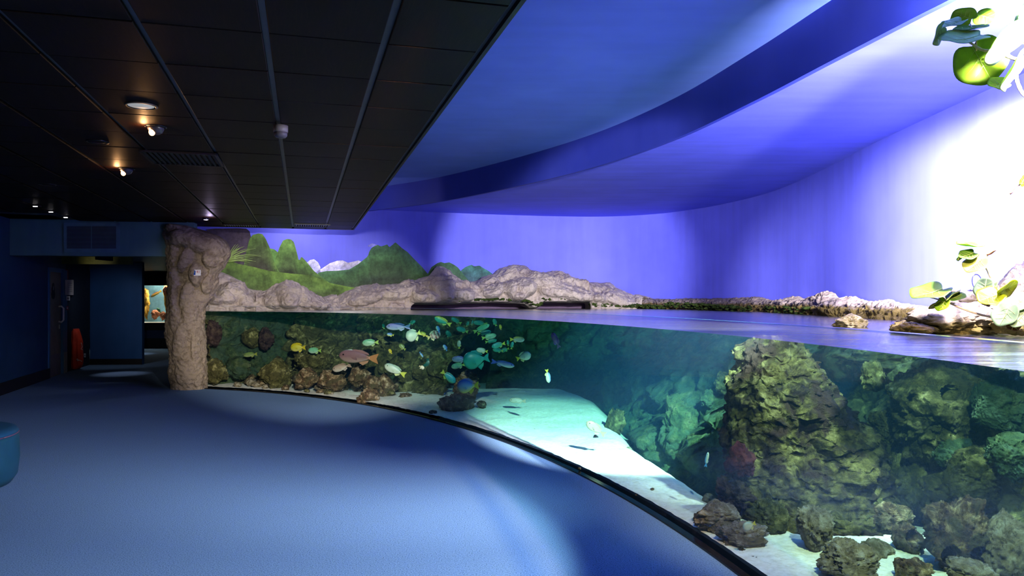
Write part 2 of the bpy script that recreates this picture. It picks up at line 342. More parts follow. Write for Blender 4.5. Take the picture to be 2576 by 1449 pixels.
# ---------------------------------------------------------------- setting
ZC, ZS, ZU = 2.75, 3.28, 3.69      # dark ceiling, soffit over the tank, raised blue ceiling
WATER, GTOP = 1.2825, 1.371
fl = [tuple(p) for p in GP[::2]] + [(-6.3, 14.2), (-7.0, 23.0), (-14, 23), (-14, -3), (.9, -3)]
struct(polyslab('floor', fl, -.1, .1, M['carpet']))
struct(ribbon('wall_back', resample(WALL, .25), -.6, ZU + .1, M['wall_blue'], .15))
struct(polyslab('ceiling_raised', [(-9, -3), (4.3, -3), (4.6, 8), (4.6, 17), (-9, 17)], ZU, .1, M['ceil_blue']))
ws = resample(WALL, .4); ws = ws[(ws[:, 0] > -3.6)]
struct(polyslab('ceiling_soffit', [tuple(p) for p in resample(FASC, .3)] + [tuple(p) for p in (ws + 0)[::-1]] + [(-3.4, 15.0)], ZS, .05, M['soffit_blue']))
struct(ribbon('trim_1', resample(FASC, .2), ZS - .035, ZU, M['fascia_shade'], .05, -1))

# dark tiled ceiling
e1 = np.array((-526 / 1900, 1.)); e1 /= np.linalg.norm(e1); e2 = np.array((-e1[1], e1[0])); O = np.array((.9125, 0.))
def cp(s, t): return O + e2 * s + e1 * t
FAR_T = 14.33
ceil = struct(polyslab('ceiling', [tuple(cp(-.0, -3)), tuple(cp(-.0, FAR_T)), tuple(cp(4.6, FAR_T)), tuple(cp(4.6, 13.3)), tuple(cp(10.5, 12.8)), tuple(cp(10.5, -3))], ZC + .022, .04, M['bar']))
cw, rw = .556, .630
cols = [(0.03, .494 - .02)] + [(.494 + .016 + cw * k, .494 + cw * (k + 1) - .016) for k in range(17)]
rows = [(3.99 + rw * k + .004, 3.99 + rw * (k + 1) - .004) for k in range(-5, 17)]
rows[-1] = (rows[-1][0], FAR_T - .02)
rest = MB(); cache = {}
VENT_CELLS = {}
for ci, (s0, s1) in enumerate(cols):
    for ri, (t0, t1) in enumerate(rows):
        c = cp((s0 + s1) / 2, (t0 + t1) / 2)
        if s0 > 4.3 and t1 > 13.3: continue
        if c[0] < -8.3 - .31 * (c[1] - 12.1) or c[1] > 14.2 and c[0] < -6: continue
        if ri == len(rows) - 1: t1 = FAR_T - .02
        a, b = (t1 - t0) / 2, (s1 - s0) / 2
        uu = CX + F * c[0] / max(c[1], .2); yy = HY - F * (ZC - EYE) / max(c[1], .2)
        bev = .004
        L = [(-a, -b, .018), (a, -b, .018), (a, b, .018), (-a, b, .018), (-a, -b, bev), (a, -b, bev), (a, b, bev), (-a, b, bev), (-a + bev, -b + bev, 0), (a - bev, -b + bev, 0), (a - bev, b - bev, 0), (-a + bev, b - bev, 0)]
        FF = [(0, 1, 2, 3), (8, 11, 10, 9)] + [(i, i + 4, (i + 1) % 4 + 4, (i + 1) % 4) for i in range(4)] + [(i + 4, i + 8, (i + 1) % 4 + 8, (i + 1) % 4 + 4) for i in range(4)]
        if -250 < uu < 1500 and yy > -330 and c[1] > 1.6:
            key = (round(a, 4), round(b, 4))
            if key not in cache:
                me = bpy.data.meshes.new('tile'); me.from_pydata(L, [], FF); me.materials.append(M['tile']); me.update(); cache[key] = me
            o = bpy.data.objects.new('tile', cache[key]); COL.objects.link(o); o.parent = ceil
            o.location = Vector((c[0], c[1], ZC + random.uniform(-.0015, .0015))) - ceil.location
            o.rotation_euler = (random.uniform(-.003, .003), random.uniform(-.003, .003), math.atan2(e1[1], e1[0]))
        else:
            rest.add([(*(c + e1 * p[0] + e2 * p[1]), ZC + p[2]) for p in L], FF)
if rest.v: prop(rest.build('outer_tiles', M['tile'], ceil), kind='stuff')
# rim of the dark ceiling
rim = MB()
P0, P1, P2 = cp(0, -3), cp(0, FAR_T), cp(4.6, FAR_T)
n1 = -e2
for A, B, nn in ((P0, P1, -e2), (P1, P2, e1)):
    A0, B0 = A + nn * .022, B + nn * .022
    rim.add([(*A, ZC - .004), (*B, ZC - .004), (*B0, ZC - .004), (*A0, ZC - .004), (*A, ZU), (*B, ZU), (*B0, ZU), (*A0, ZU)], [(0, 3, 2, 1), (4, 5, 6, 7), (0, 1, 5, 4), (3, 7, 6, 2), (0, 4, 7, 3), (1, 2, 6, 5)])
struct(rim.build('trim_2', M['black']))

# left wall, beam, corridor
def lw(d): return np.array((-8.04 - .31 * (d - 12.09), d))
LWALL = np.array([lw(-3), lw(14.12)]); 
struct(ribbon('wall_left', resample(LWALL, 3), 0, ZC + .1, M['wall_dark'], .15, 1))
bb = resample(LWALL, 3)
struct(ribbon('baseboard_left', bb - inward(bb) * -.012 * 1, 0, .19, M['black'], .02, -1))
A, B = np.array((-8.04, 12.09)), np.array((-5.32, 12.5)); dirb = (B - A) / np.linalg.norm(B - A); nb = np.array((-dirb[1], dirb[0]))
BM = Matrix(((dirb[0], nb[0], 0), (dirb[1], nb[1], 0), (0, 0, 1)))
L = np.linalg.norm(B - A)
c = (A + B) / 2 + nb * .11
struct(MB().box((c[0], c[1], (2.187 + ZC + .03) / 2), (L / 2 + .05, .11, (ZC + .03 - 2.187) / 2), BM).build('trim_3', M['wall_beam']))
struct(polyslab('ceiling_corridor', [tuple(A + nb * .1), tuple(B + nb * .1), (-5.3, 24), (-14, 24), (-13, 14.0)], 2.30, .05, M['black']))
# far corridor walls
W1 = np.array([(-8.71 - .31 * (15.28 - 14.25), 15.28), (-9.50, 16.98)])
struct(ribbon('wall_alcove', W1, 0, 2.31, plain('wall_near_black_blue', (.008, .016, .035), .7), .1, 1))
W2 = np.array([(-9.50, 17.0), (-8.36, 17.07)])
struct(ribbon('wall_corridor', W2, 0, 2.31, paint('wall_corridor_paint', (.012, .06, .19), .1), .12, 1))
b2 = W2 - np.array((0, .013)); struct(ribbon('baseboard_corridor', b2, 0, .13, M['black'], .02, 1))
W3 = np.array([(-14.5, 22.6), (-6.2, 22.6)])
AQ = (CX + 0, 0)
xl, xr = at(349, 0, 22.6)[0], at(446, 0, 22.6)[0]; zt, zb = at(0, 718, 22.6)[2], at(0, 812, 22.6)[2]
fw = MB()
for x0, x1, z0, z1 in ((-14.5, xl, 0, 2.35), (xr, -6.0, 0, 2.35), (xl, xr, zt, 2.35), (xl, xr, 0, zb)):
    fw.box(((x0 + x1) / 2, 22.65, (z0 + z1) / 2), ((x1 - x0) / 2, .05, (z1 - z0) / 2))
struct(fw.build('wall_far', plain('far_wall_black', (.006, .007, .012), .7)))
struct(MB().box((-11.2, 22.585, .42), (4, .012, .12)).build('trim_4', plain('dark_blue_panel', (.008, .02, .07), .6)))
struct(MB().box((-7.9, 14.4, 2.22), (.62, .04, .075), Matrix.Rotation(.15, 3, 'Z')).build('trim_5', plain('green_wood', (.12, .12, .035), .5, .5, 3.)))
struct(MB().box((-7.45, 13.8, 2.24), (.03, .25, .05)).build('trim_6', M['black']))
# tank end wall behind the pillar and black plinth rail under the acrylic
struct(ribbon('trim_7', resample(gpt(GT, -.004), .15), 0, .012, M['black_gloss'], .05, 1))

# door in the left wall
d0, d1 = 14.14, 15.28
dr = empty('door_1', (*lw((d0 + d1) / 2), 0), None, None); dr['kind'] = 'structure'
def lwp(d, n, z):      # point on the left wall plane, n metres out of it
    t = np.array((-.31, 1)) / math.hypot(.31, 1); nn = np.array((t[1], -t[0])); p = lw(d) + nn * n; return (p[0], p[1], z)
def lbox(mb, da, db, na, nb_, za, zb_):
    P = [lwp(d, n, z) for z in (za, zb_) for n in (na, nb_) for d in (da, db)]
    mb.add(P, [(0, 1, 3, 2), (4, 6, 7, 5), (0, 4, 5, 1), (2, 3, 7, 6), (0, 2, 6, 4), (1, 5, 7, 3)]); return mb
lbox(MB(), d0 + .04, 14.93, -.04, .0, .0, 2.0).build('door_panel', plain('brown_veneer', (.16, .115, .07), .35, .3, 4.), dr)
prop(lbox(MB(), d0 + .06, 14.90, .0, .006, .02, .42).build('kick_plate', plain('dull_kick_plate', (.20, .15, .15), .4, metal=.5), dr), 'dull metal kick plate')
lbox(lbox(lbox(MB(), d0 - .05, d0 + .03, -.05, .02, 0, 2.06), 14.96, d1, -.05, .03, 0, 2.06), d0 - .05, d1, -.05, .02, 2.0, 2.08).build('door_frame', plain('door_frame_blue', (.045, .13, .26), .45), dr)
lbox(MB(), 15.03, 15.24, .03, .038, 0, .42).build('frame_guard', M['grey'], dr)
hb = MB(); hb.tube([lwp(14.78, .0, 1.33), lwp(14.78, .05, 1.34), lwp(14.79, .085, 1.30), lwp(14.79, .085, 1.07), lwp(14.78, .05, 1.03), lwp(14.78, .0, 1.04)], .017, 10)
prop(hb.build('handle', M['white'], dr, True), 'pale bent pull handle')
lbox(MB(), 14.80, 14.84, .0, .012, .90, .98).build('lock', M['steel'], dr)
sg = MB(); 
for (n0, z0, r) in ((0, 1.66, .075), (0, 1.57, .09), (0, 1.74, .05)):
    sg.add([lwp(14.42 + r * 1.3 * math.cos(a), nn, z0 + r * math.sin(a)) for nn in (.001, .006) for a in np.linspace(0, 2 * math.pi, 20, endpoint=False)],
           [tuple(range(20))[::-1], tuple(range(20, 40))] + [(i, (i + 1) % 20, 20 + (i + 1) % 20, 20 + i) for i in range(20)])
prop(sg.build('door_sign', M['black'], dr), 'dark figure shaped sign')
sg = MB(); sg.add([lwp(14.42 + .03 * math.cos(a), .0075, 1.69 + .045 * math.sin(a)) for a in np.linspace(0, 2 * math.pi, 14, endpoint=False)], [tuple(range(14))])
sg.build('sign_figure', M['grey'], dr)
struct(lbox(MB(), 14.1, d1 + .1, -.05, .0, 2.06, 2.32).build('wall_over_door', M['wall_dark']))

# ---------------------------------------------------------------- tank: acrylic, water, sand
gl = empty('acrylic_panel', (*gpt(.4), 0), 'long curved clear acrylic panel between the blue carpet and the water', 'aquarium glass')
P = gpt(GT); Q = gpt(GT, .06); k = len(P)
V = [(p[0], p[1], .02) for p in P] + [(p[0], p[1], GTOP - .006) for p in P]
mesh('front_face', V, [(i, i + 1, k + i + 1, k + i) for i in range(k - 1)], M['glass'], gl)
V = [(p[0], p[1], .02) for p in Q] + [(p[0], p[1], GTOP - .006) for p in Q]
mesh('rear_face', V, [(i, i + 1, k + i + 1, k + i) for i in range(k - 1)], M['glass'], gl)
V = [(p[0], p[1], GTOP - .006) for p in P] + [(p[0], p[1], GTOP) for p in gpt(GT, .008)] + [(p[0], p[1], GTOP) for p in gpt(GT, .052)] + [(p[0], p[1], GTOP - .006) for p in Q]
prop(mesh('polished_top_edge', V, [(a * k + i, a * k + i + 1, (a + 1) * k + i + 1, (a + 1) * k + i) for a in range(3) for i in range(k - 1)], clear('acrylic_top_edge', 1.5, .08, (.75, .85, 1)), gl, False), 'pale polished rim of the acrylic')

ring = [tuple(p) for p in gpt(GT, .062)] 
wl = resample(WALL, .35); wl = wl + inward(wl) * .01; wl = wl[wl[:, 0] > -6.1]
outer = [tuple(p) for p in wl]                       # left to right, then towards the viewer
loop = ring[::-1][::-1] + outer                     # ring runs near -> far (right to left), wall left -> right -> near
bm = bmesh.new(); lo = [bm.verts.new((p[0], p[1], -.75)) for p in loop]; hi = [bm.verts.new((p[0], p[1], WATER)) for p in loop]
nL = len(loop)
ft = bm.faces.new(hi); ft.material_index = 0; fb = bm.faces.new(lo[::-1]); fb.material_index = 1
for i in range(nL): f = bm.faces.new((lo[i], lo[(i + 1) % nL], hi[(i + 1) % nL], hi[i])); f.material_index = 1
bmesh.ops.recalc_face_normals(bm, faces=bm.faces[:]); bmesh.ops.triangulate(bm, faces=[ft, fb])
me = bpy.data.meshes.new('water'); bm.to_mesh(me); bm.free(); me.materials.append(M['water_top']); me.materials.append(M['water_side'])
wo = bpy.data.objects.new('water', me); COL.objects.link(wo); prop(wo, 'clear blue green water filling the big curved tank', 'water', kind='stuff')

nt, nq = 360, 90
ths = np.linspace(TH0, TH1 + .02, nt)
wall_r = []
for th in ths:
    dv = np.array((math.cos(th), math.sin(th))); rel = WALL - GC; s = rel[:, 0] * dv[1] - rel[:, 1] * dv[0]; best = 30
    for i in np.nonzero(s[:-1] * s[1:] <= 0)[0]:
        f = s[i] / (s[i] - s[i + 1] + 1e-12); p = rel[i] + f * (rel[i + 1] - rel[i]); q = p @ dv
        if q > 0: best = min(best, q)
    wall_r.append(best)
wall_r = np.array(wall_r)
crest = np.interp(ths, np.radians([-20, 8, 12, 14.4, 16.4, 20.8, 25, 31, 36.7, 41, 44, 50, 60, 66]), [3, 3, 1.2, .36, .46, .66, .86, 1.5, 2.3, 2.6, 2.2, 1.3, 1.0, 1.0])
def sand_h(th, off, x, y):
    cr = np.interp(th, ths, crest); deep = np.interp(th, np.radians([9, 13, 20, 36, 50]), [0, .25, .42, .30, .15])
    h = .028 - deep * sst(-.03, .55, off - cr) + .10 * sst(.15, 1.8, off) * np.interp(th, np.radians([30, 40, 50]), [0, 1, 0])
    h = h - .055 * np.exp(-((off - cr) / .12) ** 2) * 0
    P3 = np.stack([x, y, 0 * x], 1); h = h + .012 * fbm(P3 * 3.1, 4, 3) * sst(.0, .3, off) + .004 * fbm(P3 * 17, 3, 5)
    return h
q = np.linspace(0, 1, nq) ** 1.6
off = q[None, :] * (wall_r[:, None] - grad(ths)[:, None] - .08) + .064
r = grad(ths)[:, None] + off
x = GC[0] + r * np.cos(ths)[:, None]; y = GC[1] + r * np.sin(ths)[:, None]
h = sand_h(np.repeat(ths, nq), off.ravel(), x.ravel(), y.ravel())
sand = mesh('sand_bed', np.stack([x.ravel(), y.ravel(), h], 1), gridf(nt, nq)[:, ::-1], M['sand'])
prop(sand, 'bright white coral sand covering the tank bottom behind the acrylic', 'sand', kind='stuff')

# ---------------------------------------------------------------- reef wall under water
def worley_bumps(S, Z, pts, rad):
    out = np.zeros_like(S)
    for (a, b), rr in zip(pts, rad):
        d2 = ((S - a) ** 2 + (Z - b) ** 2) / rr ** 2; m = d2 < 1
        out[m] = np.maximum(out[m], np.sqrt(1 - d2[m]) * rr)
    return out
def reef(name, P, seed, dens, offs, slope, label, m, z0=-.6, z1=WATER - .015, step=.035, lump=.55, amp=.10):
    P = resample(P, step); n = inward(P); s = arclen(P); nz = int((z1 - z0) / step); zz = np.linspace(z0, z1, nz)
    S, Z = np.meshgrid(s, zz, indexing='ij'); rg = np.random.default_rng(seed)
    cnt = int(s[-1] * dens); pts = np.stack([rg.uniform(0, s[-1], cnt), rg.uniform(z0, z1 + .1, cnt)], 1); rad = rg.uniform(.15, .5, cnt) ** 1.1 + .08
    b = worley_bumps(S.ravel(), Z.ravel(), pts, rad) * lump
    X3 = np.stack([np.repeat(P[:, 0], nz), np.repeat(P[:, 1], nz), Z.ravel()], 1)
    ed = np.minimum(1, (z1 - Z.ravel()) / .12) * .8 + .2
    o = offs(np.repeat(P[:, 1], nz)) + slope(np.repeat(P[:, 1], nz)) * (1 - np.clip(Z.ravel() / 1.25, 0, 1)) + (b + amp * billow(X3 * 2.2, 5, seed, .55) + .5 * amp * fbm(X3 * 7, 3, seed + 9)) * ed
    V = X3.copy(); V[:, :2] += np.repeat(n, nz, 0) * o[:, None]; V[:, 2] += .05 * fbm(X3 * 3 + 40, 3, seed) * ed
    return prop(mesh(name, V, gridf(len(P), nz), m), label, 'reef')
WF = WALL[(WALL[:, 1] > 11.5)]; WRt = WALL[(WALL[:, 1] <= 11.9)]
WF = WF[WF[:, 0] > -5.9]
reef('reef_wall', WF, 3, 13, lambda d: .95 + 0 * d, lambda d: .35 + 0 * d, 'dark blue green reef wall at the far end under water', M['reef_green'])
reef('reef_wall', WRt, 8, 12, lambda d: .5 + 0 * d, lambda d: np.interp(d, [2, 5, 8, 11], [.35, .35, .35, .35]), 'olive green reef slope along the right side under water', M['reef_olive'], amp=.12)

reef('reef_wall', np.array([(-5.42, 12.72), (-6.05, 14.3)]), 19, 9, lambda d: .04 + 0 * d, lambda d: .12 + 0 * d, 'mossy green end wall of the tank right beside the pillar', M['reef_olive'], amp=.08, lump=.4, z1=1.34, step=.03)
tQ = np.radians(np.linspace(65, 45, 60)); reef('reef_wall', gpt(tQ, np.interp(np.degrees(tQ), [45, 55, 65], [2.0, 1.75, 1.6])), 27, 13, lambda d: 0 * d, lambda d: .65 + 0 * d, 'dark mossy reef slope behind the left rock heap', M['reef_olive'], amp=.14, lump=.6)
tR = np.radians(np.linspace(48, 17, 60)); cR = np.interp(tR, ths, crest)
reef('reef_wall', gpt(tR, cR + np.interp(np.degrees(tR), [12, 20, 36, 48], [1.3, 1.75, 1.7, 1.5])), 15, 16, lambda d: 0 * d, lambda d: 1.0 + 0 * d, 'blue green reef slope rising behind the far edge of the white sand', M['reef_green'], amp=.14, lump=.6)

# ---------------------------------------------------------------- rocks
_ico = {}
def ico(sub):
    if sub not in _ico:
        bm = bmesh.new(); bmesh.ops.create_icosphere(bm, subdivisions=sub, radius=1); bm.verts.ensure_lookup_table()
        _ico[sub] = (np.array([v.co[:] for v in bm.verts]), [tuple(v.index for v in f.verts) for f in bm.faces]); bm.free()
    return _ico[sub]
def rock_verts(seed, sub=5, amp=.30, freq=1.3, crag=.12, box=.0):
    D, Fc = ico(sub); s = seed * 13.7
    r = 1 + amp * fbm(D * freq + s, 3, seed) + crag * billow(D * 4.2 + s, 4, seed + 50, .6)
    V = D * r[:, None]
    rg = np.random.default_rng(seed)
    for _ in range(5):       # a few flattened faces
        n = rg.normal(size=3); n /= np.linalg.norm(n); k = .72 + .2 * rg.random(); e = V @ n - k; V = V - np.where(e > 0, e * .75, 0)[:, None] * n
    V += D * (.026 * billow(D * 11 + s, 4, seed + 7, .55))[:, None]
    lo, hi = V.min(0), V.max(0); V = (V - (lo + hi) / 2) / ((hi - lo) / 2)
    return V, Fc
def rock(u, y, w, h, d, label, m, seed, depth=None, sub=5, tilt=0., cat='rock', name='rock', group=None, amp=.3, crag=.12, dents=()):
    V, Fc = rock_verts(seed, sub, amp, crag=crag)
    hw, hh = w * d / F / 2, h * d / F / 2; dp = depth if depth else .8 * min(hw * 1.2, max(hw, hh))
    V = V * np.array((hw, dp, hh))
    if tilt: c, s = math.cos(tilt), math.sin(tilt); V[:, [0, 2]] = V[:, [0, 2]] @ np.array(((c, s), (-s, c)))
    V = V + at(u, y, d)
    for (hu, hy, hr, dep) in dents:      # worn hollows in the front
        px = CX + F * V[:, 0] / V[:, 1]; py = HY - F * (V[:, 2] - EYE) / V[:, 1]; q2 = ((px - hu) ** 2 + (py - hy) ** 2) / hr ** 2
        mm = (q2 < 1) & (V[:, 1] < d); V[mm, 1] += dep * (1 - q2[mm]) ** .35
    return prop(mesh(name, V, Fc, M[m]), label, cat, group)
DENTS = {51: [(2396, 1400, 26, .26), (2468, 1402, 26, .24)], 50: [(2300, 1352, 20, .14)], 55: [(2390, 990, 22, .2), (2300, 1005, 14, .15)], 41: []}
def loft(name, rows, d, thick, m, label, cat, seed, nr=110, nv=150, amp=.06, crag=.04, freq=2.2, lumps=(), parent=None, dshift=None, fine=.012):
    """rows: (y, left u, right u) top to bottom; closed skin with that outline and a rounded plan"""
    rows = np.array(rows, float); yy = np.linspace(rows[0, 0], rows[-1, 0], nv)
    lu = np.interp(yy, rows[:, 0], rows[:, 1]); ru = np.interp(yy, rows[:, 0], rows[:, 2])
    if dshift is None: dd = np.full(nv, d)
    else: dd = d + np.interp(yy, [a for a, b in dshift], [b for a, b in dshift])
    xl = (lu - CX) * dd / F; xr = (ru - CX) * dd / F; z = EYE - (yy - HY) * dd / F
    a = np.linspace(0, 2 * np.pi, nr, endpoint=False); ca, sa = np.cos(a), np.sin(a)
    ca = np.sign(ca) * np.abs(ca) ** .85; sa = np.sign(sa) * np.abs(sa) ** .85
    tk = thick if not callable(thick) else thick(yy)
    X_ = (xl + xr)[:, None] / 2 + (xr - xl)[:, None] / 2 * ca[None]; Y_ = dd[:, None] - (tk if np.ndim(tk) else np.full(nv, tk))[:, None] * sa[None]; Z_ = np.repeat(z[:, None], nr, 1)
    V = np.stack([X_.ravel(), Y_.ravel(), Z_.ravel()], 1)
    N = np.stack([np.repeat(ca[None], nv, 0).ravel(), -np.repeat(sa[None], nv, 0).ravel(), np.zeros(nv * nr)], 1); N /= np.linalg.norm(N, axis=1)[:, None]
    front = np.clip(-N[:, 1], 0, 1)
    px = CX + F * V[:, 0] / V[:, 1]; py = HY - F * (V[:, 2] - EYE) / V[:, 1]
    add = np.zeros(len(V))
    for (lu_, ly_, lw_, lh_, ht, ang) in lumps:
        c, s = math.cos(ang), math.sin(ang); dx, dy = px - lu_, py - ly_
        q2 = ((dx * c + dy * s) / lw_) ** 2 + ((-dx * s + dy * c) / lh_) ** 2; mm = q2 < 1
        add[mm] = np.maximum(add[mm], ht * np.sqrt(1 - q2[mm]))
    V0 = V.copy(); V += N * (amp * fbm(V0 * freq, 3, seed) + crag * billow(V0 * freq * 2.6, 4, seed + 4, .55) + fine * fbm(V0 * 26, 3, seed + 8))[:, None]
    V[:, 2] += (crag * .9 * fbm(V0 * freq * 2.2 + 31, 3, seed + 2) + fine * .8 * fbm(V0 * 26 + 7, 2, seed + 3)) * np.clip((V0[:, 2] - V0[:, 2].min()) / .15, 0, 1)
    V[:, 1] -= add * front
    Fc = []
    for i in range(nv - 1):
        for k_ in range(nr): Fc.append((i * nr + k_, (i + 1) * nr + k_, (i + 1) * nr + (k_ + 1) % nr, i * nr + (k_ + 1) % nr))
    Fc += [tuple(range(nr)), tuple((nv - 1) * nr + k_ for k_ in range(nr))[::-1]]
    return prop(mesh(name, V, Fc, m, parent), label, cat)

# the pillar at the end of the acrylic
prow = [(566, 432, 452), (570, 422, 475), (577, 415, 500), (590, 413, 540), (605, 415, 566), (620, 416, 575), (640, 418, 578), (652, 419, 574), (672, 420, 566), (690, 421, 549), (715, 423, 548), (735, 424, 538), (752, 424, 530), (768, 422, 517), (790, 420, 514), (815, 418, 514), (835, 416, 514), (850, 418, 515), (868, 424, 515), (885, 428, 516), (905, 430, 516), (925, 430, 517), (935, 427, 518), (950, 429, 519), (965, 432, 519), (980, 434, 520)]
plumps = [(534, 651, 24, 27, 0.189, 0.2), (466, 654, 15, 37, 0.16, 0.42), (497, 690, 20, 32, 0.189, -0.1), (524, 716, 15, 25, 0.174, 0.25), (537, 690, 12, 22, 0.102, 0), (447, 600, 27, 22, 0.145, 0.1), (436, 700, 14, 110, 0.116, 0), (470, 740, 16, 40, 0.102, 0.3), (560, 665, 17, 18, 0.087, 0), (505, 612, 70, 26, 0.145, 0.3), (548, 620, 26, 34, 0.174, 0), (480, 800, 24, 60, 0.102, 0), (455, 850, 18, 70, 0.087, 0.2), (498, 870, 17, 80, 0.116, 0), (470, 930, 30, 45, 0.087, 0), (440, 800, 16, 40, 0.072, 0), (505, 950, 18, 36, 0.072, 0)]
pil = loft('rock_pillar', prow, 12.55, .24, M['beige_rock'], 'tall beige rock pillar standing where the acrylic meets the corridor', 'pillar', 5, 150, 230, .014, .010, 2.6, plumps, fine=.009)
# number plate on the pillar
sp = at(494, 686, 12.17)
pl = empty('number_plate', tuple(sp), 'small white plate with blue badge and red 41 on the rock pillar', 'sign')
MB().box(sp, (.070, .004, .048)).build('plate', M['white'], pl)
bd = MB(); cx_ = sp + np.array((-.036, -.006, .002))
bd.add([cx_ + np.array((.026 * math.cos(a), e, .030 * math.sin(a) + .008)) for e in (0, .003) for a in np.linspace(0, 2 * math.pi, 20, endpoint=False)], [tuple(range(20)), tuple(range(20, 40))[::-1]] + [(i, 20 + i, 20 + (i + 1) % 20, (i + 1) % 20) for i in range(20)])
bd.box(cx_ + np.array((0, .001, -.024)), (.024, .002, .014)); bd.build('badge', plain('badge_blue', (.01, .05, .30), .4), pl)
bd = MB(); bd.box(cx_ + np.array((0, -.002, .016)), (.012, .001, .006)); bd.box(cx_ + np.array((0, -.002, -.004)), (.014, .001, .003)); bd.build('badge_mark', plain('badge_pale', (.12, .35, .5), .4), pl)
fc = bpy.data.curves.new('numeral', 'FONT'); fc.body = '41'; fc.size = .062; fc.extrude = .0008; fc.align_x = 'CENTER'; fc.align_y = 'CENTER'
to = bpy.data.objects.new('numeral_tmp', fc); COL.objects.link(to); bpy.context.view_layer.update()
me = bpy.data.meshes.new_from_object(to.evaluated_get(bpy.context.evaluated_depsgraph_get())); bpy.data.objects.remove(to)
me.materials.clear(); me.materials.append(plain('numeral_red', (.45, .10, .08), .5)); no = bpy.data.objects.new('numeral', me); COL.objects.link(no); no.parent = pl; no.location = (.032, -.0055, .012); no.rotation_euler = (R(90), 0, 0)

# ridge of pale rock along the far wall above the water
ridge_px = [(500, 676), (525, 676), (548, 682), (582, 692), (614, 711), (624, 726), (640, 733), (656, 735), (671, 731), (694, 714), (711, 709), (731, 708), (748, 714), (768, 731), (798, 746), (812, 747), (823, 745), (833, 741), (845, 744), (868, 731), (897, 719), (935, 716), (972, 717), (1012, 711), (1047, 704), (1071, 694), (1089, 674), (1101, 669), (1116, 675), (1131, 691), (1150, 703), (1167, 711), (1182, 709), (1212, 695), (1239, 689), (1254, 679), (1279, 672), (1306, 674), (1324, 680), (1338, 687), (1368, 685), (1393, 684), (1423, 689), (1440, 697), (1455, 707), (1497, 710), (1535, 716), (1560, 729), (1587, 743), (1622, 748), (1659, 752), (1696, 754), (1740, 751), (1790, 752), (1850, 752), (1880, 750), (1916, 747), (1949, 756), (1975, 755), (2003, 751), (2018, 746), (2036, 756), (2055, 752), (2065, 745), (2078, 740), (2094, 733), (2116, 738), (2131, 752), (2160, 747), (2185, 756), (2221, 762), (2250, 754), (2276, 763), (2323, 770), (2400, 780), (2576, 790)]
rp = np.array(ridge_px, float)
foot_px = [(500, 777), (1000, 772), (1010, 760), (1100, 761), (1200, 756), (1290, 760), (1305, 771), (1318, 771), (1326, 757), (1360, 757), (1460, 757), (1468, 772), (1700, 777), (2576, 830)]
fp = np.array(foot_px, float)
def ridge(name, u0, u1, label, m, seed, wmax, lumps, amp=.10, step=2.2, over=True, cat='rock', fine=.022):
    us = np.arange(u0, u1 + .01, step); na = 56; Vs = []
    P = np.array([cross(WALL, u) for u in us]); idx = [np.argmin(np.hypot(*(WALL - p).T)) for p in P]; n = WN[idx]
    # light smoothing of the normals
    k = np.ones(9) / 9; n = np.stack([np.convolve(np.pad(n[:, j], 4, 'edge'), k, 'valid') for j in (0, 1)], 1); n /= np.linalg.norm(n, axis=1)[:, None]
    yc = np.interp(us, rp[:, 0], rp[:, 1]); zc = EYE - (yc - HY) * P[:, 1] / F
    dfoot = P[:, 1] - 1.0
    zf = np.where(us < 1000, WATER - .015, EYE - (np.interp(us, fp[:, 0], fp[:, 1]) - HY) * dfoot / F); zf = np.where(us > 1466, WATER - .12, zf)
    zf = np.minimum(zf, zc - .05)
    a = np.linspace(0, 1, na); ang = np.minimum(a / .8, 1) * np.pi / 2
    ends = np.minimum(1, np.minimum((us - u0) / 10 + .05, (u1 - us) / 10 + .05)) if over else np.ones(len(us))
    wv = wmax(us) if callable(wmax) else np.full(len(us), wmax)
    offs = .03 + (wv)[:, None] * np.sin(ang)[None] ** .9; zz = zf[:, None] + (zc - zf)[:, None] * np.cos(ang)[None]
    curl = np.clip((a - .8) / .2, 0, 1); offs = offs - (wv * .75)[:, None] * curl[None]; zz = zz - .05 * np.sin(curl * np.pi)[None]
    X_ = P[:, 0][:, None] + n[:, 0][:, None] * offs; Y_ = P[:, 1][:, None] + n[:, 1][:, None] * offs
    V = np.stack([X_.ravel(), Y_.ravel(), zz.ravel()], 1)
    sn = np.repeat(np.sin(ang)[None], len(us), 0).ravel(); cn = np.repeat(np.cos(ang)[None], len(us), 0).ravel(); nn = np.repeat(n, na, 0)
    N = np.stack([nn[:, 0] * sn, nn[:, 1] * sn, cn], 1)
    w = .25 + .75 * np.clip(sn * 1.6, 0, 1)
    px = CX + F * V[:, 0] / V[:, 1]; py = HY - F * (V[:, 2] - EYE) / V[:, 1]; add = np.zeros(len(V))
    for (lu_, ly_, lw_, lh_, ht, an) in lumps:
        c, s = math.cos(an), math.sin(an); dx, dy = px - lu_, py - ly_
        q2 = ((dx * c + dy * s) / lw_) ** 2 + ((-dx * s + dy * c) / lh_) ** 2; mm = q2 < 1; add[mm] = np.maximum(add[mm], ht * np.sqrt(1 - q2[mm]))
    disp = amp * fbm(V * 1.3, 4, seed) + amp * .55 * billow(V * 3.3, 4, seed + 3, .55) + .022 * fbm(V * 15, 3, seed + 6) + (fine - .022) * billow(V * 14, 3, seed + 8)
    V += N * (disp * w)[:, None]; V[:, :2] += nn * add[:, None]
    return prop(mesh(name, V, gridf(len(us), na), m), label, cat)
ridge('rock_mound', 500, 660, 'pale pinkish rock mound right behind the beige pillar', M['pale_rock'], 21, 1.0, [(575, 735, 30, 30, .25, .2), (600, 720, 26, 30, .2, 0), (548, 750, 24, 16, .25, -.4), (630, 755, 30, 20, .2, 0)])
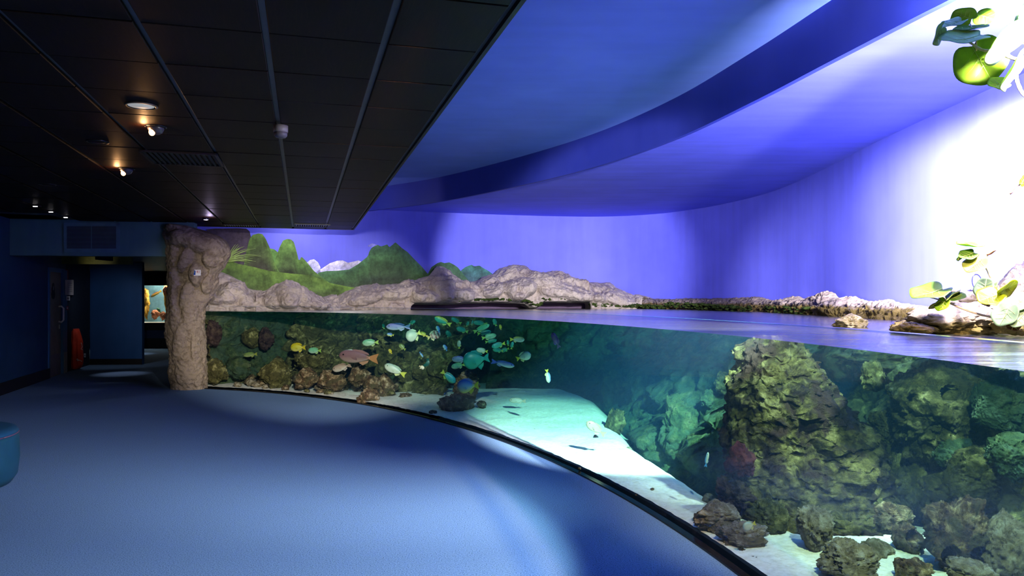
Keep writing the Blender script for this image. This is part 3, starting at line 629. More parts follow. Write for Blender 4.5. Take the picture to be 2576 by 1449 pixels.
ridge('rock_mound', 640, 840, 'rounded pale rock mound below the painted green hills', M['pale_rock'], 22, 1.1, [(725, 745, 38, 34, .35, .2), (765, 750, 30, 26, .2, .6), (690, 755, 28, 22, .2, 0), (805, 765, 30, 16, .2, 0)])
RL = [(925, 745, 45, 22, .3, -.1), (905, 757, 30, 14, .25, 0), (1000, 735, 55, 24, .3, -.2), (1100, 705, 34, 34, .4, .2), (1115, 735, 28, 26, .35, 0), (1070, 750, 40, 16, .3, 0), (1145, 740, 22, 16, .3, .3), (1170, 742, 24, 18, .3, 0), (1280, 722, 15, 22, .45, .1), (1318, 722, 30, 24, .42, .2), (1300, 742, 26, 16, .4, 0), (1240, 730, 30, 20, .3, -.3), (1365, 705, 45, 24, .32, .1), (1400, 730, 50, 20, .3, 0), (1455, 740, 50, 20, .3, .1), (1505, 745, 34, 16, .3, .2), (1550, 750, 40, 14, .25, .2), (1220, 712, 40, 20, .2, 0)]
ridge('rock_ridge', 812, 1640, 'long pale rock ridge with two humps below the plain blue wall', M['pale_rock'], 23, lambda u: np.interp(u, [812, 1000, 1500, 1640], [.9, 1.2, 1.1, .8]), RL)
ridge('rock_ledge', 1622, 2420, 'low crusted rock ledge running along the foot of the right blue wall', M['ledge_rock'], 24, lambda u: np.interp(u, [1622, 1800, 2000, 2100, 2420], [.5, .5, .4, .34, .3]), [(2095, 765, 36, 34, .10, 0), (2005, 772, 50, 18, .05, 0), (1850, 768, 60, 14, .05, 0)], amp=.02, step=1.2, fine=.05)
def fringe(u0, u1, hgt, seed, label, n=260, dz=0.):
    mb = MB(); rg = np.random.default_rng(seed)
    D, Fc = ico(1)
    for _ in range(n):
        u = rg.uniform(u0, u1); p = cross(WALL, u); i = np.argmin(np.hypot(*(WALL - p).T)); w = (rg.uniform(1.02, 1.24) if u < 1466 else np.interp(u, [1466, 1640], [1.05, .62]) + rg.uniform(-.08, .1)) if p[1] > 12 else rg.uniform(.30, .42)
        q = p + WN[i] * w; yb = np.interp(u, fp[:, 0], fp[:, 1]) - 2; z = EYE - (yb - HY) * q[1] / F + rg.uniform(0, hgt) + dz
        r = rg.uniform(.012, .034); V = D * (r * np.array((1.6, 1.2, .75))) * (1 + .35 * fbm(D * 3 + rg.uniform(0, 50), 2, seed))[:, None]
        mb.add(V + np.array((q[0], q[1], z)), Fc)
    return prop(mb.build('algae_fringe', M['algae'], None, True), label, 'algae', kind='stuff')
fringe(1015, 1462, .03, 5, 'green algae hanging along the overhang of the long pale ridge', 800)
fringe(1470, 1740, .06, 6, 'green algae band at the waterline below the ridge end', 300)
fringe(1740, 2110, .09, 7, 'green algae tufts on the low ledge below the dark blue wall', 330, .05)
# sheet behind the overhang, the gap's purple shade put into its colour
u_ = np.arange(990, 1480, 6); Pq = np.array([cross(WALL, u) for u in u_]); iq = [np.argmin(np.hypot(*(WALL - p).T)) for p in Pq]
struct(ribbon('wall_recess', Pq + WN[iq] * .22, WATER - .2, 1.62, plain('recess_shade_purple', (.11, .07, .125), .8), .1))

# emergent rocks on the right
V_ = rock(2138, 813, 90, 50, 5.72, 'small white crusted rock islet poking out of the water alone', 'reef_pale', 31, .16)
rock(2392, 810, 255, 96, 4.75, 'broad cream rock with mossy foot at the waterline under the leafy branch', 'lit_rock', 32, .34, tilt=.08)
rock(2300, 827, 110, 36, 4.62, 'low flat reddish brown rock shelf left of the broad cream rock', 'lit_rock', 33, .2)
rock(2440, 768, 150, 80, 5.15, 'pinkish craggy rock below the oval wall ornament', 'lit_rock', 34, .3)
rock(2588, 745, 200, 180, 5.3, 'big pinkish boulder at the right edge above the water', 'lit_rock', 35, .42)
rock(2560, 815, 120, 60, 4.3, 'dark wet rock below the leaves at the right edge', 'lit_rock', 36, .2)
rock(2200, 900, 210, 60, 6.6, 'sunken rock shelf just under the surface behind the islet', 'reef_olive', 37, .3)

# ---------------------------------------------------------------- under-water rocks
trow = [(846, 1905, 1975), (852, 1893, 1990), (862, 1880, 2003), (876, 1866, 2012), (900, 1860, 2028), (928, 1853, 2046), (960, 1846, 2070), (994, 1840, 2100), (1028, 1836, 2122), (1063, 1833, 2161), (1098, 1830, 2196), (1141, 1828, 2217), (1189, 1832, 2222), (1237, 1840, 2222), (1290, 1850, 2240), (1330, 1850, 2250)]
loft('tall_rock', trow, 5.35, lambda y: np.interp(y, [846, 900, 1000, 1330], [.12, .26, .4, .55]), M['tall_rock'], 'tall wedge shaped mossy rock rising to the water surface', 'rock', 41, 150, 190, .035, .03, 2.2, [(1960, 900, 30, 60, .06, -.3), (2040, 1000, 50, 90, .08, -.5), (2120, 1100, 60, 90, .1, -.6), (1950, 1080, 60, 90, .05, 0), (2170, 1180, 50, 60, .1, 0), (1900, 1000, 30, 110, .04, 0)], dshift=[(846, .28), (1330, -.2)], fine=.03)
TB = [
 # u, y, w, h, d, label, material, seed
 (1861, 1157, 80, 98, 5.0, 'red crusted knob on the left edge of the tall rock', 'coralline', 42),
 (1850, 1245, 110, 110, 5.05, 'dark hollow block under the red crusted knob', 'dark_rock', 43),  # solid block; the cave's shade is put into its dark colour
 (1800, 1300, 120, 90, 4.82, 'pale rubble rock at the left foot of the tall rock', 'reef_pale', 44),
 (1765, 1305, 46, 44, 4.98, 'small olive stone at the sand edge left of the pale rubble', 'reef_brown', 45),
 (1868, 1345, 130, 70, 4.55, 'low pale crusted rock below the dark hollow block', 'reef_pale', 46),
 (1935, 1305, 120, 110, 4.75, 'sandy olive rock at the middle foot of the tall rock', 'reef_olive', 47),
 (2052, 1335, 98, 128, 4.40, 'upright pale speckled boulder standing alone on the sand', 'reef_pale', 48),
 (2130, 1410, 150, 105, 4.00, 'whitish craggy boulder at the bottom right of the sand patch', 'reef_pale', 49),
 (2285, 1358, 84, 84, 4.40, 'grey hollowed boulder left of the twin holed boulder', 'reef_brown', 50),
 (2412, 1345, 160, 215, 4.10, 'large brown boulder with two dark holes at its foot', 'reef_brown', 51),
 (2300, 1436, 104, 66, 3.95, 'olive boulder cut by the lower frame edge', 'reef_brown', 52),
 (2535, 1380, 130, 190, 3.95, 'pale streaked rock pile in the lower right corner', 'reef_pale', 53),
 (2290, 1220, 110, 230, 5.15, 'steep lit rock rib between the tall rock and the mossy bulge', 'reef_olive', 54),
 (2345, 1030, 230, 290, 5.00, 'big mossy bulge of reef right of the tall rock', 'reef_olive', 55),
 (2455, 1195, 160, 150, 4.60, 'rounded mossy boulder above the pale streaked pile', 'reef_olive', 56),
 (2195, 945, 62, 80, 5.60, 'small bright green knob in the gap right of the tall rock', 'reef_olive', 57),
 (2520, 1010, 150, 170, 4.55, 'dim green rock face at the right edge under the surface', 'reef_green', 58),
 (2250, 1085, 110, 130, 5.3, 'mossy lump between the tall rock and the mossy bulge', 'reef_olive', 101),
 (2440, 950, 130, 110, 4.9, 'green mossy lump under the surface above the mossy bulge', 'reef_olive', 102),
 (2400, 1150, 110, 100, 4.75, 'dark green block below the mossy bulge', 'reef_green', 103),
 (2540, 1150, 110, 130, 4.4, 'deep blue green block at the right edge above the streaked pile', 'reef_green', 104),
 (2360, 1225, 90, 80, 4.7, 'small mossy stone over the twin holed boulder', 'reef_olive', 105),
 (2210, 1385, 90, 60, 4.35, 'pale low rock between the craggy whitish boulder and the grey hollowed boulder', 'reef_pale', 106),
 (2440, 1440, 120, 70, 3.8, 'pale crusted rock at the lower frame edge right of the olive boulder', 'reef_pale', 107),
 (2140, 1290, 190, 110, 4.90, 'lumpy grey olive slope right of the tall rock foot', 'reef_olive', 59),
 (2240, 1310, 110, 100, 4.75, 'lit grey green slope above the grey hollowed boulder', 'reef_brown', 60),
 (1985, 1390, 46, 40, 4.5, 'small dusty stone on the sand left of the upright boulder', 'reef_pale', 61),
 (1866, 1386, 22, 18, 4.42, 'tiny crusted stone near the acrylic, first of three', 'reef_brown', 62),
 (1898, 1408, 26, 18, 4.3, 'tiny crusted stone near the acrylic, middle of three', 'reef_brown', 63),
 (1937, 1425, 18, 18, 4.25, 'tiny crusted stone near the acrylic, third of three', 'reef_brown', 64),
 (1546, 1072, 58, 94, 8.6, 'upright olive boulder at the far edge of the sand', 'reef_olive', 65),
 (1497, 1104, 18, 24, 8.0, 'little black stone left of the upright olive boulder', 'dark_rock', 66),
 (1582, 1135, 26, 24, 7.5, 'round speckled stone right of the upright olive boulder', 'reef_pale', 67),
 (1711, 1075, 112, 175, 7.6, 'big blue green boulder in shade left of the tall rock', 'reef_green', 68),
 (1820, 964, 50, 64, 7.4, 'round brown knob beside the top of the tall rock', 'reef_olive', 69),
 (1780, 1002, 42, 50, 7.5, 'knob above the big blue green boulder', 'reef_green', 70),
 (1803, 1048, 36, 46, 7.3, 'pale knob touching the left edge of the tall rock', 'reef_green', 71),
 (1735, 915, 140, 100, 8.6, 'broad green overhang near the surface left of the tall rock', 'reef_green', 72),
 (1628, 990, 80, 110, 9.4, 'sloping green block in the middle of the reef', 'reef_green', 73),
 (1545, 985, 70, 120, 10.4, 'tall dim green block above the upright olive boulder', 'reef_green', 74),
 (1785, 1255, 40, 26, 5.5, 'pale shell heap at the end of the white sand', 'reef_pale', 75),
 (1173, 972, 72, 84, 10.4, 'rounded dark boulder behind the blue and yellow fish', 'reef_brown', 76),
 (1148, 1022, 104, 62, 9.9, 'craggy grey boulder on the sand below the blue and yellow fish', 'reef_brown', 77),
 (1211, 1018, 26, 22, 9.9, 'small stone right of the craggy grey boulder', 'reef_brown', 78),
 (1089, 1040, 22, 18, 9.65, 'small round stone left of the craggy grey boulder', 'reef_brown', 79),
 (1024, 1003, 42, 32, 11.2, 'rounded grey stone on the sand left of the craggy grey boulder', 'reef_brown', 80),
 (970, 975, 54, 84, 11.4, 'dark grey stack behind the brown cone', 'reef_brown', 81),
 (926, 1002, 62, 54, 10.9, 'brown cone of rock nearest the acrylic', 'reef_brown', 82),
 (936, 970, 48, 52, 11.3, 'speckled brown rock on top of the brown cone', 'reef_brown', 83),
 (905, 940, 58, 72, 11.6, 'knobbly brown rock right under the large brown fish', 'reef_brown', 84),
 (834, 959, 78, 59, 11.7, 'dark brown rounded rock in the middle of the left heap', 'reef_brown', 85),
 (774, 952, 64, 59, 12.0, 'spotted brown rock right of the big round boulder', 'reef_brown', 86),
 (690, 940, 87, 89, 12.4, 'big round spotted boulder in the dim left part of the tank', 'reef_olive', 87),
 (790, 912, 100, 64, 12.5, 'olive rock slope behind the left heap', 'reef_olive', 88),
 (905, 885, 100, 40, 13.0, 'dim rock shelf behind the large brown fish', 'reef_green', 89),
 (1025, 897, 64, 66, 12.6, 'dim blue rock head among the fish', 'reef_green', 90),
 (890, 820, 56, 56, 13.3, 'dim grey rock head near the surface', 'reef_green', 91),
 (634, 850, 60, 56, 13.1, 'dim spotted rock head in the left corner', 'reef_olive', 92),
 (672, 852, 40, 62, 12.9, 'dark brown rock spike in the left corner', 'dark_rock', 93),
 (540, 838, 46, 70, 12.9, 'dark brown crust at the left end beside the pillar', 'dark_rock', 94),
 (600, 925, 70, 60, 12.9, 'grey rubble at the foot of the left corner', 'reef_green', 95),
 (545, 935, 60, 70, 12.75, 'mossy rock beside the foot of the pillar', 'reef_olive', 96),
 (1010, 955, 80, 70, 12.4, 'dim blue green rock behind the striped pale fish', 'reef_green', 97),
 (1105, 985, 70, 50, 12.6, 'dim teal rock at the back edge of the sand', 'reef_green', 98),
]
for T in TB: rock(*T[:8], dents=DENTS.get(T[7], ()), sub=6 if T[2] > 90 and T[4] < 7 else (5 if T[2] > 40 else 4), crag=.10)
rg = np.random.default_rng(91)
for i in range(46):      # rubble on the left strip of sand
    th = math.radians(rg.uniform(47.5, 63)); of = rg.uniform(.16, .85); p = gpt(th, of); r_ = rg.uniform(.025, .11) * (.6 + of)
    D_, F_ = rock_verts(400 + i % 9, 3, crag=.12); V = D_ * np.array((r_ * rg.uniform(.8, 1.3), r_, r_ * rg.uniform(.6, 1.))) + np.array((p[0], p[1], .03 + .10 * max(0, of - .15) / 1.6 + r_ * .35))
    prop(mesh('rubble_stone', V, F_, M[('reef_brown', 'reef_pale', 'reef_olive')[i % 3]]), 'small brownish rubble stone on the left sand strip between the rock heap and the acrylic', 'stone', 'rubble stones on the left sand strip')
# scattered bits of shell on the sand
for i, (u, yy_, w) in enumerate([(1641, 1231, 10), (1414, 1034, 8), (1402, 1052, 6), (1345, 1080, 5), (1430, 1089, 4), (1458, 1178, 9), (1600, 1245, 6), (1300, 1062, 5)]):
    D_, F_ = rock_verts(200 + i, 2); d = F * (EYE - .03) / (yy_ - HY); rr = w * d / F / 2
    prop(mesh('pebble', D_ * np.array((rr, rr, rr * .7)) + at(u, yy_, d), F_, M['reef_brown']), 'small dark pebble lying alone on the bright white sand', 'pebble', 'pebbles on the white sand')

# ---------------------------------------------------------------- fish
def fish(u, y, Lpx, ang, extra, label, body, kind='oval', tall=.42, yaw=0., d=None, bands=None):
    """ang: where the head points in the picture, degrees anticlockwise from right"""
    d = d if d else glass_d(u) + extra
    Lm = Lpx * d / F; c = at(u, y, d)
    top, mid, bel, tailc = [np.array(lin(*q)) * .6 for q in body]
    ns, nr = 15, 12; s = np.linspace(0, 1, ns)          # s=0 nose, 1 tail root
    hp = np.sin(np.pi * np.clip(s, 0, 1) ** (.72 if kind == 'oval' else .6)) ** .75; hp = np.maximum(hp, np.interp(s, [0, .05, .85, 1], [.06, .2, .24, .20]))
    hh = hp * tall / 2; ww = hh * np.interp(s, [0, .3, 1], [.55, .42, .2]); xb = .5 - s * .80
    V = []; C = []
    for i in range(ns):
        for k_ in range(nr):
            a = 2 * math.pi * k_ / nr; zz = math.sin(a); V.append((xb[i], ww[i] * math.cos(a), hh[i] * zz))
            cc = mid + (top - mid) * max(0, zz) if zz > 0 else mid + (bel - mid) * -zz
            if bands and (int(s[i] * bands[1]) % 2): cc = np.array(lin(*bands[0]))
            if s[i] > .86: cc = cc * .4 + tailc * .6
            C.append(cc)
    Fc = [(i * nr + k_, i * nr + (k_ + 1) % nr, (i + 1) * nr + (k_ + 1) % nr, (i + 1) * nr + k_) for i in range(ns - 1) for k_ in range(nr)] + [tuple(range(nr))[::-1], tuple((ns - 1) * nr + k_ for k_ in range(nr))]
    rot = Matrix.Rotation(-R(ang), 4, 'Y') if abs(((ang + 180) % 360) - 180) <= 90 else Matrix.Rotation(R(180 - ang), 4, 'Y') @ Matrix.Rotation(math.pi, 4, 'Z')
    rot = rot @ Matrix.Rotation(R(yaw), 4, 'Z')
    def T(Vl): return np.array([(rot @ (Vector(p) * Lm))[:] for p in Vl]) + c
    e = empty('fish', tuple(c), label, 'fish', 'fish swimming in the big tank')
    mesh('body', T(V), Fc, M['fish'], e, True, col=np.array(C))
    def fin(name, pts, colr, th=.008):
        n = len(pts); Vf = [(p[0], th, p[1]) for p in pts] + [(p[0], -th, p[1]) for p in pts]
        ff = [tuple(range(n)), tuple(range(n, 2 * n))[::-1]] + [(i, n + i, n + (i + 1) % n, (i + 1) % n) for i in range(n)]
        mesh(name, T(Vf), ff, M['fish'], e, False, col=np.tile(colr, (2 * n, 1)))
    th = tall
    fin('tail_fin', [(-.28, .04), (-.38, .05 + th * .10), (-.50, .07 + th * .17), (-.45, 0), (-.50, -.07 - th * .17), (-.38, -.05 - th * .10), (-.28, -.04)], tailc)
    fin('dorsal_fin', [(.24, th * .40), (.12, th * .54), (-.08, th * .53), (-.24, th * .34), (-.26, th * .2), (0, th * .36)], top * .8 + tailc * .2)
    fin('anal_fin', [(-.02, -th * .42), (-.12, -th * .60), (-.24, -th * .36), (-.26, -th * .18), (-.1, -th * .32)], bel * .4 + tailc * .6)
    D_, F_ = ico(1)
    for sgn in (-1, 1):
        mesh('eye', T(D_ * .022 + np.array((.36, sgn * (.052 * th / .42 + .02), th * .10))), F_, M['black_gloss'], e)
    fin('pectoral_fin', [(.16, -th * .05), (.04, -th * .02), (.02, -th * .22), (.10, -th * .18)], mid, .06 * th / .42 + .03)
Yl = [(225, 200, 20), (215, 200, 40), (240, 225, 120), (225, 195, 30)]
Gn = [(120, 200, 150), (140, 205, 160), (200, 225, 190), (170, 205, 80)]
Te = [(20, 130, 130), (40, 160, 140), (80, 185, 160), (150, 190, 70)]
Vi = [(130, 125, 205), (140, 160, 210), (190, 215, 220), (150, 160, 210)]
Pa = [(170, 205, 190), (215, 230, 200), (235, 240, 220), (215, 220, 80)]
Bl = [(40, 110, 215), (120, 180, 225), (225, 235, 200), (60, 140, 220)]
BY = [(40, 110, 225), (150, 200, 220), (235, 225, 60), (225, 220, 40)]
Br = [(135, 105, 115), (125, 95, 95), (175, 155, 140), (185, 130, 80)]
Ol = [(110, 140, 70), (130, 150, 80), (180, 190, 120), (150, 160, 60)]
Pu = [(70, 30, 90), (80, 30, 100), (100, 60, 120), (60, 20, 80)]
FI = [
 (750, 874, 40, 180, .7, 'deep yellow fish facing left in the dim left part', Yl, .55),
 (792, 882, 36, 180, .7, 'pale yellow green fish just right of the deep yellow fish', Gn, .42),
 (630, 892, 36, 185, .4, 'dim olive yellow fish in the darkest left corner', Ol, .32),
 (902, 898, 108, 176, .35, 'largest fish, mauve brown with orange tail, over the rock heap', Br, .31),
 (860, 924, 54, 195, .25, 'pale brown fish just under the large brown fish', [(150, 130, 110), (190, 175, 150), (220, 215, 195), (160, 140, 120)], .34),
 (994, 931, 60, 155, .8, 'pale yellow striped fish heading up left beside the brown rocks', Pa, .36),
 (1002, 822, 64, 180, 1.0, 'long violet blue fish close under the surface', Vi, .28),
 (1040, 843, 40, 200, 1.3, 'round whitish fish facing the viewer below the violet fish', Pa, .74),
 (932, 862, 42, 183, .8, 'mint green fish above the tail of the brown fish', Gn, .40),
 (965, 821, 14, 100, 1.3, 'tiny green fish left of the long violet fish', Te, .5),
 (1037, 811, 18, 30, 1.8, 'small teal fish above the round whitish fish', Te, .5),
 (1114, 808, 46, 155, 1.4, 'teal fish with bright yellow back near the surface', [(225, 205, 50), (60, 170, 150), (70, 180, 150), (230, 215, 60)], .34),
 (1102, 828, 18, 110, 1.4, 'light blue fish below the yellow backed fish', Bl, .5),
 (1091, 844, 36, 20, 1.6, 'pinkish fish with dark upright bands', [(225, 205, 180), (225, 200, 190), (230, 220, 200), (220, 200, 120)], .62),
 (1066, 841, 20, 150, 1.6, 'yellow green fish between the round fish and the banded fish', Yl, .5),
 (982, 842, 18, 170, 1.1, 'small fish with blue tail under the violet fish', BY, .5),
 (1012, 873, 22, 140, 1.2, 'olive fish slanting over the dim rock head', Ol, .5),
 (982, 884, 14, 120, .9, 'tiny lime fish left of the dim rock head', Yl, .5),
 (1120, 875, 18, 120, 1.6, 'pale blue fish in the middle of the dark water', Bl, .5),
 (1155, 867, 22, 90, 1.7, 'upright white and yellow fish in mid water', Pa, .42),
 (1148, 807, 30, 150, 2.2, 'dim teal fish just below the surface glare', Te, .34),
 (1163, 830, 32, 160, 2.0, 'teal fish with curved back over mid water', Te, .40),
 (1176, 815, 15, 70, 2.6, 'tiny upright teal fish near the surface', Te, .5),
 (1188, 812, 14, 80, 2.8, 'thin upright teal fish near the surface', Te, .3),
 (1208, 813, 36, 170, 2.4, 'teal fish highest in the right half of the school', Te, .34),
 (1211, 826, 46, 25, 2.0, 'bright green fish slanting up to the right', [(100, 200, 140), (90, 195, 150), (150, 220, 170), (140, 190, 90)], .28),
 (1245, 811, 20, 110, 2.4, 'small teal fish at the upper right of the school', Te, .5),
 (1259, 823, 14, 100, 2.4, 'tiny yellow green fish right of the school top', Yl, .45),
 (1218, 837, 36, 10, 2.3, 'dim teal fish below the slanting green fish', Te, .34),
 (1230, 847, 38, 12, 1.9, 'pale mint fish in the centre of the right school', Gn, .36),
 (1235, 858, 30, 10, 2.2, 'dim teal fish under the pale mint fish', Te, .36),
 (1254, 868, 36, 195, 1.9, 'teal fish with upright yellow tail fin', [(50, 160, 160), (60, 170, 150), (80, 190, 160), (200, 215, 60)], .38),
 (1253, 881, 28, 170, 2.4, 'dim teal fish under the yellow tailed teal fish', Te, .4),
 (1278, 863, 15, 95, 2.1, 'thin upright green fish left of the white fish', Te, .4),
 (1288, 869, 20, 80, 2.1, 'curved teal fish below the white and yellow fish', Te, .4),
 (1301, 854, 38, 0, 1.7, 'white fish with yellow back at the right of the school', [(225, 225, 110), (220, 235, 200), (235, 240, 225), (225, 220, 60)], .36),
 (1317, 897, 40, 20, 1.5, 'white oval fish with yellow tail facing right', [(180, 215, 180), (205, 225, 200), (225, 240, 215), (225, 220, 60)], .56),
 (1213, 882, 30, 170, 1.6, 'white and lime fish above the big turquoise fish', Pa, .42),
 (1198, 905, 68, 190, 1.5, 'big turquoise parrotfish shaped fish in mid water', [(20, 140, 145), (35, 165, 145), (50, 170, 140), (30, 160, 150)], .66),
 (1156, 904, 40, 180, 1.8, 'violet fish touching the big turquoise fish', Vi, .40),
 (1153, 920, 36, 190, 1.7, 'greenish fish under the violet fish', Gn, .40),
 (1265, 915, 60, -12, 1.3, 'slim blue white fish below the school pointing right', [(90, 120, 215), (190, 200, 230), (225, 235, 235), (90, 120, 215)], .24),
 (1086, 926, 56, 130, 2.2, 'big dim dark green fish left of the turquoise fish', [(20, 90, 95), (25, 100, 95), (40, 110, 100), (25, 90, 90)], .62),
 (1128, 948, 46, -40, 1.2, 'cyan fish diving to the right', [(30, 170, 190), (40, 185, 190), (110, 200, 130), (180, 205, 70)], .42),
 (1061, 924, 15, -30, .8, 'tiny cream white fish below the dim rock head', [(235, 225, 190), (240, 235, 205), (240, 235, 210), (220, 200, 150)], .6),
 (1060, 892, 16, -55, 1.5, 'tiny bright blue fish diving beside the dim rock head', Bl, .3),
 (1177, 971, 58, 185, .55, 'big blue backed fish with yellow belly before the dark boulder', BY, .62),
 (1378, 946, 36, -80, 1.2, 'small upright white and yellow fish alone in the blue water', [(90, 130, 200), (225, 230, 190), (235, 235, 200), (220, 215, 60)], .34),
 (1398, 856, 44, 115, 1.6, 'dark purple fish alone right of the school', Pu, .34),
 (1499, 1078, 58, 145, .9, 'pale brown fish beside the upright olive boulder', [(165, 150, 130), (180, 165, 145), (205, 195, 175), (170, 150, 125)], .40),
 (1778, 1156, 38, 80, .75, 'thin blue white fish swimming up left of the tall rock', [(60, 140, 190), (200, 220, 200), (220, 230, 200), (60, 140, 190)], .22),
 (1885, 1322, 36, 200, .2, 'yellow striped fish low in front of the dark cave shade block', Pa, .62),
 (1302, 1008, 44, 178, 2.0, 'faint pinkish fish skimming the far sand edge', [(205, 180, 165), (215, 195, 180), (225, 210, 195), (200, 170, 150)], .30),
 (1129, 842, 24, 120, 2.6, 'dim teal fish right of the banded fish', Te, .5),
 (1131, 869, 24, 115, 2.7, 'dim teal fish beside the pale blue fish', Te, .4),
 (1270, 880, 24, 200, 2.6, 'dim teal fish left of the upright curved fish', Te, .44),
]
for (u, yy_, Lp, an, ex, lb, bc, tl) in FI:
    fish(u, yy_, Lp, an, ex, lb, bc, 'oval', tl, random.uniform(-14, 14), bands=((120, 75, 70), 7) if 'bands' in lb else None)

# ---------------------------------------------------------------- painted landscape on the far wall
mur = empty('mural', tuple(at(900, 700, 14.9)), 'painted landscape of green peaks and clouds on the blue far wall', 'mural')
def painted(name, top, bot, cols, layer, step=4, nv=9, label=None):
    """paint lying on the wall: top and bottom outlines in the picture, colours from top to bottom, in layers a millimetre apart"""
    top = np.array(top, float); us = np.arange(top[0, 0], top[-1, 0] + .01, step); yt = np.interp(us, top[:, 0], top[:, 1])
    if np.ndim(bot) == 0: yb = np.full(len(us), float(bot))
    else: bt = np.array(bot, float); yb = np.interp(us, bt[:, 0], bt[:, 1])
    yb = np.maximum(yb, yt + .3); V = []; C = []; f = np.linspace(0, 1, nv); cc = np.array([lin(*c) for c in cols]); fp_ = np.linspace(0, 1, len(cols))
    for u, a, b in zip(us, yt, yb):
        p = cross(WALL, u); i = np.argmin(np.hypot(*(WALL - p).T)); p = p + WN[i] * (.004 + .0015 * layer)
        for g in f:
            V.append((p[0], p[1], EYE - (a + (b - a) * g - HY) * p[1] / F)); C.append([np.interp(g, fp_, cc[:, j]) for j in range(3)])
    V = np.array(V); C = np.array(C); C = C * (1.15 if 'cloud' in name else .8) * (1 + .5 * fbm(V * np.array((4, 4, 6)), 5, layer, .6))[:, None]; C = np.clip(C, 0, 1)
    o = mesh(name, V, gridf(len(us), nv), M['paint_art'], mur, False, col=C)
    if label: o['label'] = label
G1 = [(95, 140, 60), (70, 100, 45), (60, 68, 45), (52, 50, 48)]; G2 = [(85, 125, 70), (75, 110, 60), (70, 95, 60), (70, 80, 75)]
painted('painted_cloud', [(770, 662), (780, 654), (790, 652), (800, 660), (806, 672)], [(770, 690), (806, 692)], [(205, 205, 235), (150, 150, 220)], 1, 2, 6, 'small white cloud')
painted('painted_cloud', [(796, 684), (815, 672), (830, 662), (848, 656), (862, 655), (875, 661), (890, 658), (902, 655), (912, 660)], 690, [(220, 215, 240), (165, 165, 225)], 1, 2, 6, 'long white cloud')
painted('painted_cloud', [(925, 618), (936, 612), (948, 616), (956, 622)], [(925, 620), (940, 626), (956, 624)], [(150, 150, 225), (110, 115, 220)], 1, 2, 4, 'faint wisp on the peak')
painted('painted_hill', [(1150, 690), (1160, 680), (1170, 672), (1180, 668), (1186, 666), (1193, 670), (1206, 668), (1215, 674), (1228, 681), (1240, 690), (1250, 700)], 725, [(70, 130, 120), (75, 115, 120), (85, 105, 125)], 2, 3, 7, 'hazy far hill')
painted('painted_hill', [(1040, 720), (1070, 700), (1085, 672), (1100, 662), (1109, 659), (1118, 662), (1130, 660), (1142, 666), (1152, 673), (1165, 690), (1190, 718)], 730, [(60, 105, 70), (62, 85, 65), (66, 72, 70)], 3, 3, 7, 'dark hill right of the high peak')
painted('painted_hill', [(800, 686), (820, 682), (850, 681), (878, 678), (900, 665), (925, 645), (930, 630), (936, 622), (950, 616), (958, 620), (968, 617), (974, 615), (979, 622), (990, 614), (994, 609), (1002, 616), (1012, 625), (1025, 634), (1040, 650), (1050, 660), (1062, 672), (1075, 688), (1100, 712), (1130, 730)], 745, [(80, 125, 85), (72, 112, 62), (68, 98, 58), (66, 80, 60), (68, 74, 66)], 4, 3, 10, 'high jagged green peak')
painted('painted_hill', [(625, 640), (645, 632), (680, 625), (690, 627), (705, 640), (730, 680), (760, 715)], 745, [(100, 150, 70), (80, 115, 60), (62, 66, 50)], 5, 3, 8)
painted('painted_hill', [(676, 690), (690, 660), (704, 620), (712, 605), (722, 601), (732, 602), (740, 610), (748, 640), (752, 658), (758, 645), (768, 655), (776, 665), (790, 682), (808, 696), (830, 712), (860, 722), (905, 730)], 748, [(98, 138, 62), (84, 118, 55), (68, 86, 48), (56, 56, 46), (55, 58, 50)], 6, 3, 10, 'rounded green cone hill')
painted('painted_hill', [(612, 680), (618, 640), (628, 600), (636, 591), (650, 587), (660, 589), (668, 600), (678, 622), (690, 660), (700, 680), (720, 705), (750, 725)], 748, [(95, 130, 58), (75, 95, 48), (58, 58, 44), (52, 48, 46), (60, 62, 48)], 7, 3, 10, 'tallest rounded green hill')
painted('painted_hill', [(520, 577), (540, 575), (600, 574), (620, 575), (628, 582), (632, 600), (630, 640), (640, 700)], 700, [(66, 54, 66), (78, 66, 82), (92, 84, 84)], 5, 3, 8, 'dark brown cliff')
painted('painted_meadow', [(540, 640), (570, 652), (600, 664), (640, 672), (680, 682), (730, 688), (780, 692), (830, 712), (880, 722), (930, 726)], 760, [(105, 140, 55), (88, 118, 50), (80, 100, 52), (78, 88, 60)], 8, 3, 9, 'bright green slope')
gr = MB(); rg = np.random.default_rng(4)
for i in range(26):
    p0 = at(572 + rg.uniform(-4, 4), 655 + rg.uniform(-8, 6), 14.15); a = rg.uniform(.1, 1.25); Lg = rg.uniform(.25, .62)
    pts = [p0 + np.array((math.cos(a) * Lg * t, math.cos(a) * Lg * t * .36, math.sin(a) * Lg * t - .25 * Lg * t * t)) for t in np.linspace(0, 1, 6)]
    gr.tube(pts, [.010, .010, .009, .007, .005, .002], 4)
prop(gr.build('grass_tuft', plain('grass_blade', (.30, .42, .12), .5), None, True), 'tuft of thin green grass blades arching out beside the pillar top', 'plant', kind='stuff')

